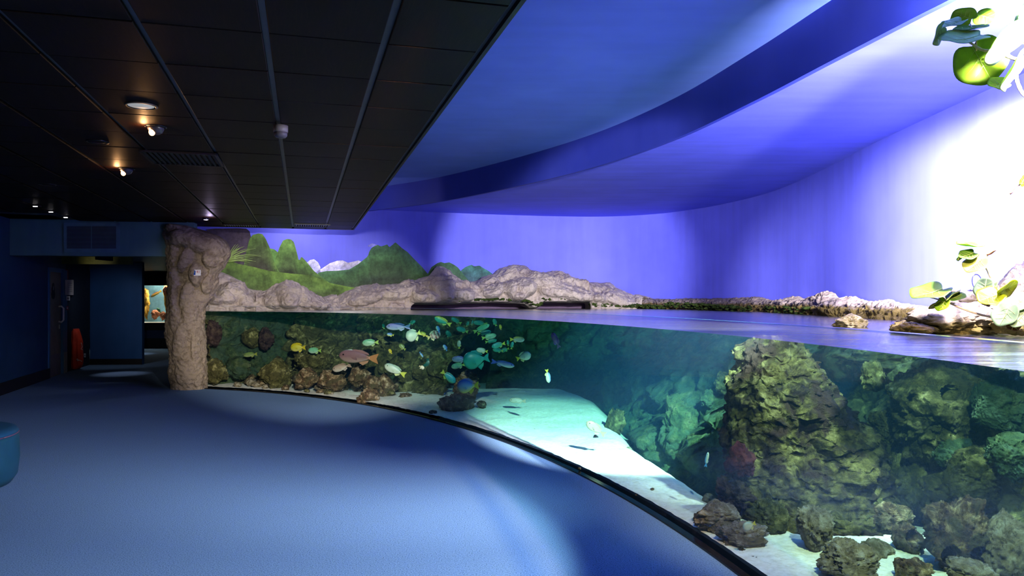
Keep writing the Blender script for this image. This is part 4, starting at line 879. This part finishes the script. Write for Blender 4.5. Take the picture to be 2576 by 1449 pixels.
# ---------------------------------------------------------------- plant on the right: sea grape
def leafverts(Rm, fold, cup, seed):
    nr_, na_ = 6, 44; V = []; C = []; rg = np.random.default_rng(seed); wv = rg.uniform(0, 6)
    for i in range(nr_ + 1):
        for k_ in range(na_):
            a = 2 * math.pi * k_ / na_; rr = i / nr_
            edge = 1 - .30 * math.exp(-((math.pi - abs(a - math.pi)) / .33) ** 2) * (1 if True else 0) + .03 * math.sin(5 * a + wv)
            x_, y_ = -math.cos(a) * rr * edge, math.sin(a) * rr * edge
            V.append((x_, y_, fold * abs(y_) + cup * (x_ * x_) * .5 + .05 * math.sin(4 * a + wv) * rr))
    return np.array(V) * Rm, nr_, na_
def leaf(parent, u, y, maj, mnr, ang, d, colr, seed, flip=1):
    """a round leaf; maj/mnr are its seen length and breadth, ang the direction of its tip in the picture"""
    Rm = maj * d / F / 2; V, nr_, na_ = leafverts(Rm, .18, .25, seed)
    t = math.acos(max(.08, min(1, mnr / maj))) * flip; a = R(ang)
    ex = Vector((math.cos(a), 0, math.sin(a))); ez = Vector((0, -1, 0)); ey = ez.cross(ex)
    ey2 = ey * math.cos(t) + ez * math.sin(t); ez2 = ex.cross(ey2)
    c = at(u, y, d); W_ = np.array([(ex * p[0] + ey2 * p[1] + ez2 * p[2])[:] for p in V]) + c
    n2 = np.array(ez2[:]) * .0025; Fc = []; N = len(W_)
    for i in range(nr_):
        for k_ in range(na_):
            q_ = (i * na_ + k_, i * na_ + (k_ + 1) % na_, (i + 1) * na_ + (k_ + 1) % na_, (i + 1) * na_ + k_); Fc.append(q_)
    V2 = W_
    col = np.tile(np.array(lin(*colr)) * .55, (len(V2), 1)) * (1 + .18 * fbm(V2 * 40, 2, seed))[:, None]
    lf = mesh('leaf', V2, Fc, M['leaf'], parent, True, col=np.clip(col, 0, 1))
    md = lf.modifiers.new('thickness', 'SOLIDIFY'); md.thickness = .003
    vn = MB(); pt = lambda px_, py_: Vector(c) + ex * (px_ * Rm) + ey2 * (py_ * Rm) + ez2 * ((.18 * abs(py_) + .125 * px_ * px_) * Rm + .002)
    vn.tube([pt(-.68, 0), pt(0, 0), pt(.9, 0)], [.0016, .0013, .0005], 5)
    for sx in (-.45, -.1, .25):
        for sg_ in (-1, 1): vn.tube([pt(sx, 0), pt(sx + .22, sg_ * .35), pt(sx + .36, sg_ * .68)], [.0009, .0007, .0004], 4)
    vn.build('vein', VEIN, lf, True)
VEIN = plain('leaf_vein', (.34, .38, .10), .5)
pa = empty('sea_grape_spray', tuple(at(2480, 120, 3.9)), 'leafy spray of big round leaves hanging at the top right corner', 'plant')
GL = (150, 190, 40); GW = (205, 225, 160); GD = (110, 150, 60); GB = (185, 195, 40)
for i, (u, y, mj, mn, an, d, cc, fl_) in enumerate([(2466, 152, 122, 96, -60, 3.95, GL, 1), (2425, 100, 115, 60, 190, 3.8, GW, 1), (2360, 84, 60, 40, 240, 3.85, GW, -1), (2476, 40, 52, 24, -15, 4.0, GL, 1), (2425, 40, 60, 26, 160, 4.0, GL, -1), (2400, 60, 60, 30, 200, 3.9, GD, 1), (2530, 95, 140, 70, 30, 3.7, GW, 1), (2545, 170, 120, 62, 235, 3.75, GW, -1), (2512, 212, 52, 40, 190, 3.85, GL, 1), (2440, 75, 80, 30, 10, 3.9, GD, -1), (2574, 108, 60, 26, 190, 3.8, GL, 1), (2560, 40, 110, 60, 60, 3.7, GW, 1)]):
    leaf(pa, u, y, mj, mn, an, d, cc, 300 + i, fl_)
def stem(parent, pts, r0, r1, name='stem', m=None):
    P = crv([at(*p) for p in pts], 5); n = len(P)
    # knobbly, tapering
    return MB().tube([tuple(p) for p in P], [(r0 + (r1 - r0) * i / (n - 1)) * (1 + .12 * math.sin(i * 2.1)) for i in range(n)], 8).build(name, m or M['bark'], parent, True)
stem(pa, [(2430, 100, 3.9), (2470, 125, 3.88), (2510, 130, 3.85), (2560, 150, 3.8), (2640, 150, 3.7)], .006, .012)
stem(pa, [(2456, 128, 3.92), (2455, 90, 3.9), (2440, 60, 3.95)], .004, .003)
stem(pa, [(2555, 185, 3.85), (2560, 210, 3.85), (2576, 238, 3.85), (2620, 260, 3.85)], .009, .010, m=plain('pale_bark', (.62, .52, .46), .6, .2, 30.))
pb = empty('sea_grape_climber', tuple(at(2480, 640, 4.2)), 'upright thorny pale stem with a few leaves before the white lit wall', 'plant')
stem(pb, [(2610, 420, 4.25), (2556, 470, 4.22), (2530, 500, 4.2), (2505, 545, 4.2), (2490, 600, 4.2), (2481, 640, 4.2), (2480, 665, 4.2), (2499, 705, 4.2), (2515, 740, 4.2)], .009, .011, m=plain('pale_bark', (.62, .50, .45), .6, .25, 30.))
for i, (u, y, mj, mn, an, d, cc, fl_) in enumerate([(2440, 619, 66, 16, 175, 4.2, GL, 1), (2436, 642, 44, 24, 200, 4.18, GD, 1), (2413, 648, 18, 14, 220, 4.2, GD, -1), (2456, 665, 62, 30, 222, 4.15, (190, 190, 90), 1), (2490, 636, 30, 10, 25, 4.2, (180, 120, 90), 1), (2545, 478, 40, 8, 40, 4.22, (140, 90, 80), 1), (2572, 455, 30, 26, 60, 4.2, GL, 1)]):
    leaf(pb, u, y, mj, mn, an, d, cc, 340 + i, fl_)
stem(pb, [(2480, 660, 4.2), (2456, 640, 4.19), (2438, 630, 4.2)], .004, .002)
pc = empty('sea_grape_branch', tuple(at(2440, 770, 4.3)), 'low branch with yellow green leaves reaching left over the cream rock', 'plant')
stem(pc, [(2340, 748, 4.35), (2362, 754, 4.33), (2392, 764, 4.3), (2430, 780, 4.25), (2480, 795, 4.2), (2530, 803, 4.15), (2600, 812, 4.1)], .003, .008)
stem(pc, [(2515, 742, 4.15), (2540, 762, 4.12), (2576, 772, 4.1), (2610, 790, 4.1)], .004, .006)
for i, (u, y, mj, mn, an, d, cc, fl_) in enumerate([(2341, 738, 96, 30, 197, 4.35, (120, 160, 50), 1), (2352, 765, 36, 18, 200, 4.33, (130, 130, 40), -1), (2372, 766, 40, 14, 235, 4.3, GL, 1), (2392, 744, 50, 20, 35, 4.3, (170, 185, 110), 1), (2404, 748, 46, 16, 20, 4.28, GD, -1), (2492, 748, 66, 44, 200, 4.12, GB, 1), (2528, 728, 66, 46, 30, 4.1, GB, 1), (2478, 726, 56, 18, 75, 4.2, (120, 140, 120), -1), (2500, 715, 44, 14, 60, 4.2, (150, 170, 130), 1), (2532, 790, 70, 26, 245, 4.0, (150, 175, 150), 1), (2560, 765, 60, 26, 35, 4.0, (150, 175, 150), -1), (2568, 800, 60, 28, 230, 3.95, (170, 190, 170), 1), (2550, 816, 34, 30, 250, 4.0, (90, 50, 20), 1), (2575, 775, 30, 12, 0, 4.0, GL, 1)]):
    leaf(pc, u, y, mj, mn, an, d, cc, 370 + i, fl_)

# oval ornament standing on the rock
oc = at(2458, 710, 5.0); orn = empty('oval_ornament', tuple(oc), 'oval dark rimmed disc with orange twig drawing leaning before the wall', 'ornament')
ah, av = 12 * 5 / F, 20 * 5 / F
ct = [oc + np.array((ah * math.cos(a) + .12 * av * math.sin(a) * -1, 0, av * math.sin(a))) for a in np.linspace(0, 2 * math.pi, 33)]
MB().tube(ct, .004, 6).build('rim', plain('rim_indigo', (.02, .02, .12), .4), orn, True)
mesh('disc', [oc + np.array((0, .002, 0))] + [p + np.array((0, .002, 0)) for p in ct], [(0, i, i + 1) for i in range(1, 33)], plain('disc_white_blue', (.55, .62, .85), .4), orn, False)
tw = MB(); tw.tube([oc + np.array((.004, -.003, -.045)), oc + np.array((.002, -.003, .03))], .0022, 5)
for sx, z_ in ((-.016, .014), (.016, .012), (-.012, -.006), (.014, -.01)): tw.tube([oc + np.array((.003, -.003, z_ - .016)), oc + np.array((sx, -.003, z_))], .0018, 5)
tw.build('twig_drawing', plain('orange_line', (.70, .22, .06), .5), orn)

# ---------------------------------------------------------------- ceiling fittings
def cd(y): return (ZC - EYE) * F / (HY - y)
def cpt(u, y): d = cd(y); return np.array(((u - CX) * d / F, d, ZC))
warm = emit('warm_bulb', (1, .50, .18), 9.); cool = emit('white_bulb', (1, .92, .95), 25.)
def dish(u, y, r, label, lit):
    p = cpt(u, y); e = empty('downlight', tuple(p), label, 'ceiling light')
    MB().lathe(p, [(r * 1.12, 0), (r * 1.12, -.006), (r * .98, -.008), (r * .93, 0), (r * .93, .002)], 32).build('rim', M['black_gloss'] if not lit else plain('downlight_rim', (.05, .035, .03), .3), e, True)
    MB().lathe(p, [(.001, -.012), (r * .5, -.010), (r * .9, -.004), (r * .92, .0)], 32).build('diffuser', lit or M['tile'], e, True)
dish(355, 265, .088, 'round pale grey recessed downlight in the dark ceiling', plain('frosted_glass_glow', (.5, .48, .44), .5, emit=((.62, .60, .55), .42)))  # faint glow stands in for light reflected by the switched-off diffuser
dish(245, 356, .075, 'unlit dark recessed downlight between the two spot lamps', None)
dish(120, 464, .075, 'unlit dark recessed downlight far left in the ceiling', None)
def eyeball(u, y, r, label, col, bulb, watts, tgt):
    p = cpt(u, y); e = empty('spot_lamp', tuple(p), label, 'ceiling light')
    MB().lathe(p, [(r * 1.2, 0), (r * 1.2, -.006), (r, -.009), (r, 0)], 28).build('ring', M['black_gloss'], e, True)
    prop(MB().lathe(p, [(r * .92, 0), (r * .9, -.02), (r * .7, -.045), (r * .4, -.058), (.001, -.06)], 28).build('eyeball', plain('eyeball_black', (.03, .025, .03), .3), e, True))
    q_ = p + np.array((-.2 * r, -.55 * r, -.05))
    D_, F_ = ico(2); mesh('bulb', D_ * np.array((.022, .022, .026)) + q_, F_, bulb, e)
    lamp('bulb_light', 'POINT', tuple(q_ + np.array((-.05, -.02, .008))), watts, col, size=.02)
eyeball(392, 318, .062, 'lit orange eyeball spot lamp nearest in the dark ceiling', (1, .5, .2), warm, 2.2, None)
eyeball(318, 424, .062, 'lit orange eyeball spot lamp further down the dark ceiling', (1, .5, .2), warm, 2.2, None)
for i, (u, y) in enumerate([(90, 517), (129, 531), (166, 545)]):
    p = cpt(u, y); e = empty('slot_light', tuple(p), ['first', 'middle', 'last'][i] + ' of three tiny white slot lights before the vent beam', 'ceiling light', 'tiny slot lights')
    MB().box(p + np.array((0, 0, -.006)), (.045, .05, .006)).build('housing', M['black'], e); MB().box(p + np.array((0, -.01, -.014)), (.022, .014, .003)).build('lens', cool, e)
p = cpt(518, 548); e = empty('spot_lamp', tuple(p), 'small violet white spot lamp at the ceiling above the pillar', 'ceiling light')
MB().lathe(p, [(.05, 0), (.05, -.02), (.04, -.03), (.001, -.03)], 20).build('ring', M['black_gloss'], e, True); MB().lathe(p + np.array((0, 0, -.032)), [(.001, -.004), (.03, 0), (.03, .001)], 16).build('lens', emit('violet_bulb', (.85, .7, 1), 12.), e, True)
lamp('violet_bulb_light', 'POINT', tuple(p + np.array((.1, -.1, -.10))), 2.5, (.75, .6, 1), size=.03)
# smoke detector
p = cpt(706, 316); e = empty('smoke_detector', tuple(p), 'round grey smoke detector hanging from the dark ceiling joint', 'smoke detector')
MB().lathe(p, [(.052, 0), (.052, -.045), (.048, -.05)], 28).build('base', plain('detector_grey', (.20, .16, .16), .45), e, True)
MB().lathe(p + np.array((0, 0, -.05)), [(.047, 0), (.046, -.022), (.036, -.036), (.001, -.038)], 28).build('sensor_dome', plain('detector_dark', (.10, .08, .09), .4), e, True)
# vents
def slot_vent(u, y, wid, dep, nsl, label, m, sm):
    p = cpt(u, y); e = empty('ceiling_vent', tuple(p), label, 'vent'); Mx = Matrix(((e2[0], e1[0], 0), (e2[1], e1[1], 0), (0, 0, 1)))
    fr = MB()
    for sx, sy, hx, hy in ((-1, 0, .012, dep / 2), (1, 0, .012, dep / 2), (0, -1, wid / 2, .012), (0, 1, wid / 2, .012)):
        o_ = Mx @ Vector((sx * wid / 2, sy * dep / 2, -.006)); fr.box(Vector(p) + o_, (hx, hy, .008), Mx)
    fr.build('frame', m, e)
    for k_ in range(nsl):
        o_ = Mx @ Vector((-wid / 2 + (k_ + .5) * wid / nsl, 0, -.004)); MB().box(Vector(p) + o_, (wid / nsl * .22, dep / 2 - .01, .008), Mx @ Matrix.Rotation(.5, 3, 'Y')).build('slat', sm, e)
slot_vent(462, 398, .60, .60, 14, 'square dark ceiling vent with thin slats in mid ceiling', M['black'], plain('vent_slat_black', (.012, .010, .010), .8))
slot_vent(607, 566, .56, .34, 15, 'slotted ceiling vent at the far edge above the pillar', M['tile'], plain('vent_slat_lilac', (.20, .17, .22), .4))
slot_vent(786, 566, .56, .34, 15, 'slotted ceiling vent at the far edge near the ceiling corner', M['black'], plain('vent_slat_dark', (.07, .06, .09), .4))
# vent grille on the beam
def bp(u, y, n=0.):    # point on the beam face
    k_ = (u - CX) / F; nd = -nb; pl0 = A + nd * n; tt = (pl0 @ nb) / (np.array((k_, 1)) @ nb); return np.array((k_ * tt, tt, EYE - (y - HY) * tt / F))
def bbox(mb, u0, u1, y0, y1, n0, n1):
    P_ = [bp(u, y, n) for n in (n0, n1) for (u, y) in ((u0, y1), (u1, y1), (u1, y0), (u0, y0))]
    return mb.add(P_, [(0, 3, 2, 1), (4, 5, 6, 7), (0, 1, 5, 4), (1, 2, 6, 5), (2, 3, 7, 6), (3, 0, 4, 7)])
e = empty('wall_vent', tuple(bp(231, 597)), 'slatted air vent in a wide frame on the slate blue beam', 'vent')
fr = MB(); bbox(fr, 160, 168, 560, 634, 0, .03); bbox(fr, 292, 302, 560, 634, 0, .03); bbox(fr, 160, 302, 560, 569, 0, .03); bbox(fr, 160, 302, 625, 634, 0, .03); fr.build('frame', plain('vent_frame_blue', (.07, .14, .19), .4), e)
bbox(MB(), 167, 293, 568, 626, .001, .004).build('backing', M['black'], e)
sl = MB()
for k_ in range(17): y0 = 570 + k_ * 3.26; bbox(sl, 167, 293, y0, y0 + 1.5, .006, .022)
sl.build('slats', plain('vent_slat_blue', (.06, .10, .14), .4), e); bbox(MB(), 229, 231, 569, 625, .02, .026).build('mullion', M['wall_beam'], e)
# small spots under the corridor ceiling
for u, y, lb, tg in ((247, 645, 'small lit spot lamp under the beam beside the vent', (-7.0, 12.85, 0)), (320, 656, 'small lit spot lamp deeper in the corridor', (-7.75, 15.0, 0))):
    d = (2.30 - EYE) * F / (HY - y); p = np.array(((u - CX) * d / F, d, 2.30)); e = empty('spot_lamp', tuple(p), lb, 'ceiling light')
    MB().lathe(p, [(.05, 0), (.05, -.02), (.04, -.04), (.001, -.04)], 20).build('ring', M['black_gloss'], e, True); MB().lathe(p + np.array((0, -.01, -.043)), [(.001, -.006), (.03, 0), (.03, .002)], 16).build('lens', cool, e, True)
    lamp('corridor_spot', 'SPOT', tuple(p + np.array((0, 0, -.06))), 70, (.95, .9, 1), tg, .02, 26, .9)
lamp('corridor_far_spot', 'SPOT', (-10.2, 20.6, 2.25), 90, (.9, .95, 1), (-10.3, 20.2, 0), .03, 40, .9)
lamp('corridor_fill', 'SPOT', (-8.2, 14.9, 2.2), 26, (.9, .93, 1), (-8.95, 17, .7), .04, 74, .8)  # unseen fill added to brighten the corridor wall
lamp('timber_spot', 'SPOT', (-7.9, 13.7, 2.1), 3, (1, .9, .5), (-7.9, 14.4, 2.22), .03, 60, .9)

# ---------------------------------------------------------------- left side fittings
t_ = np.array((-.31, 1)) / math.hypot(.31, 1); n_al = (W1[1] - W1[0]) / np.linalg.norm(W1[1] - W1[0]); nin = np.array((n_al[1], -n_al[0]))
def alc(u, y, n=.0):
    k_ = (u - CX) / F; nn = nin; p0 = W1[0] + nin * n; tt = (p0 @ nn) / (np.array((k_, 1)) @ nn); return np.array((k_ * tt, tt, EYE - (y - HY) * tt / F))
def abox(name, u0, u1, y0, y1, n0, n1, m, parent):
    P_ = [alc(u, y, n) for n in (n0, n1) for (u, y) in ((u0, y1), (u1, y1), (u1, y0), (u0, y0))]
    return MB().add(P_, [(0, 3, 2, 1), (4, 5, 6, 7), (0, 1, 5, 4), (1, 2, 6, 5), (2, 3, 7, 6), (3, 0, 4, 7)]).build(name, m, parent)
e = empty('notice_board', tuple(alc(176, 723)), 'small white framed notice panel on the dark wall beside the door', 'notice')
abox('panel', 164, 185, 704, 742, .0, .05, plain('notice_white', (.50, .47, .48), .5), e); abox('paper', 170, 184, 707, 739, .05, .054, plain('notice_paper', (.40, .37, .38), .6), e)
for k_ in range(5): abox('text_line', 172, 182, 712 + k_ * 5, 714 + k_ * 5, .054, .056, M['grey'], e)
e = empty('red_sign', tuple(alc(168, 690)), 'narrow red sign above the white notice panel', 'sign')
abox('panel', 164, 172, 678, 702, .0, .03, plain('sign_red', (.25, .02, .015), .5), e); abox('lettering', 166, 168, 682, 698, .03, .032, plain('sign_pink', (.45, .2, .18), .5), e)
e = empty('switch_box', tuple(alc(171, 750)), 'small off white switch box under the notice panel', 'switch'); abox('box', 167, 176, 745, 756, 0, .04, M['white'], e); abox('rocker', 169, 174, 748, 753, .04, .046, M['grey'], e)
e = empty('call_point', tuple(alc(169, 775)), 'small red fire alarm call point below the switch box', 'alarm'); abox('box', 167, 172, 770, 780, 0, .04, plain('alarm_red', (.4, .03, .02), .4), e); abox('window', 168, 171, 773, 777, .04, .043, M['white'], e)
e = empty('wall_socket', tuple(alc(213, 893)), 'small white socket low on the wall right of the red cover', 'socket'); abox('plate', 211, 216, 889, 899, 0, .02, M['white'], e); abox('button', 212, 215, 892, 896, .02, .026, M['grey'], e)
srow = [(827, 187, 195), (834, 183, 199), (845, 179, 203), (856, 176, 205), (870, 175, 207), (890, 174, 208), (905, 174, 208), (918, 176, 207), (925, 180, 203), (928, 186, 198)]
bag = empty('cloth_cover', tuple(at(191, 928, 15.75)), 'tall bright red cloth cover standing against the dark wall', 'cover')
loft('cover', srow, 15.75, .10, M['red_cloth'], None, None, 77, 60, 80, .006, .002, 5., [(185, 880, 4, 50, .03, 0), (198, 880, 4, 46, .03, 0)], bag, fine=.0008)
cdp = [at(204, 862, 15.63), at(207, 872, 15.62), at(204, 878, 15.62), at(208, 880, 15.62)]
MB().tube(crv(cdp, 5), .005, 5).build('cord', plain('cord_white', (.6, .55, .5), .6), bag, True)
sc_ = MB(); sc_.tube(crv([at(191, 906, 15.60), at(194, 903, 15.59), at(196, 905, 15.59), at(195, 908, 15.59), at(199, 906, 15.6), at(206, 909, 15.62)], 6), .006, 5); prop(sc_.build('script_mark', plain('mark_white', (.7, .6, .58), .6), bag, True), 'white scribbled mark')
# upholstered round seat at the left edge
pc_ = np.array((-4.62, 5.95, 0)); e = empty('round_seat', tuple(pc_), 'round teal upholstered seat just entering at the left edge', 'seat')
tl = plain('teal_vinyl', (.008, .05, .08), .5)
MB().lathe(pc_, [(.57, 0), (.61, .06), (.625, .2), (.62, .36), (.612, .395)], 56).build('base', tl, e, True)
MB().lathe(pc_, [(.612, .395), (.618, .41), (.60, .435), (.55, .45), (.001, .455)], 56).build('cushion', plain('teal_vinyl_top', (.008, .05, .10), .45), e, True)
ci_ = [pc_ + np.array((.615 * math.cos(a), .615 * math.sin(a), .398)) for a in np.linspace(0, 2 * math.pi, 57)]
MB().tube(ci_, .006, 6).build('piping', plain('piping_plum', (.10, .05, .09), .5), e, True)
# corridor aquarium
cxq = (xl + xr) / 2; e = empty('corridor_aquarium', (cxq, 22.6, zb), 'bright little aquarium window with yellow coral at the corridor end', 'aquarium')
MB().box((cxq, 23.55, (zt + zb) / 2), ((xr - xl) / 2 + .3, .02, (zt - zb) / 2 + .2)).build('back_panel', plain('aquarium_back_blue', (.10, .22, .28), .7, .5, 2.), e)
MB().box((cxq, 23.1, zb - .02), ((xr - xl) / 2 + .3, .45, .02)).build('gravel', plain('white_gravel', (.8, .78, .7), .8), e)
MB().box((cxq, 23.1, zt + .2), ((xr - xl) / 2 + .3, .45, .02)).build('hood', M['black'], e)
MB().box((xl - .3, 23.1, (zt + zb) / 2), (.02, .45, .6)).build('side_panel', M['black'], e); MB().box((xr + .3, 23.1, (zt + zb) / 2), (.02, .45, .6)).build('side_panel', M['black'], e)
MB().box((cxq, 22.64, (zt + zb) / 2), ((xr - xl) / 2, .006, (zt - zb) / 2)).build('glass', M['glass'], e)
lamp('aquarium_light', 'POINT', (cxq, 22.95, zt + .12), 110, (1, .93, .75), size=.15)
M['coral_y'] = rockmat('yellow_coral', [(.3, (.30, .12, .02)), (.5, (.60, .36, .06)), (.7, (.75, .60, .2))], 8., pits=(.2, .05, .02), pit_amt=.6, bump=.8, fine=20.)
M['coral_r'] = rockmat('red_coral', [(.3, (.30, .08, .04)), (.5, (.55, .22, .12)), (.7, (.7, .45, .3))], 8., pits=(.2, .05, .02), pit_amt=.6, bump=.8, fine=20.)
for (u, y, w, h, d, lb, m, sd) in [(366, 765, 22, 84, 23.0, 'tall yellow coral column in the corridor aquarium left side', 'coral_y', 401), (424, 755, 22, 104, 23.0, 'yellow coral column in the corridor aquarium behind the pillar', 'coral_y', 402), (390, 792, 22, 26, 23.0, 'red coral head in the middle of the corridor aquarium', 'coral_r', 403), (411, 795, 24, 24, 22.95, 'orange coral heap in the corridor aquarium right of the red head', 'coral_r', 404), (417, 732, 18, 26, 22.9, 'pink coral overhang high in the corridor aquarium', 'coral_r', 405)]:
    rock(u, y, w, h, d, lb, m, sd, .14, 4, cat='coral', name='coral', crag=.25)
fish(393, 739, 30, 212, 0, 'yellow fish with red back in the corridor aquarium', [(190, 60, 40), (250, 220, 90), (250, 235, 150), (240, 200, 60)], 'oval', .24, 10, 22.85)
fish(400, 781, 16, 130, 0, 'pale mint fish near the gravel of the corridor aquarium', Gn, 'oval', .4, 0, 22.85)
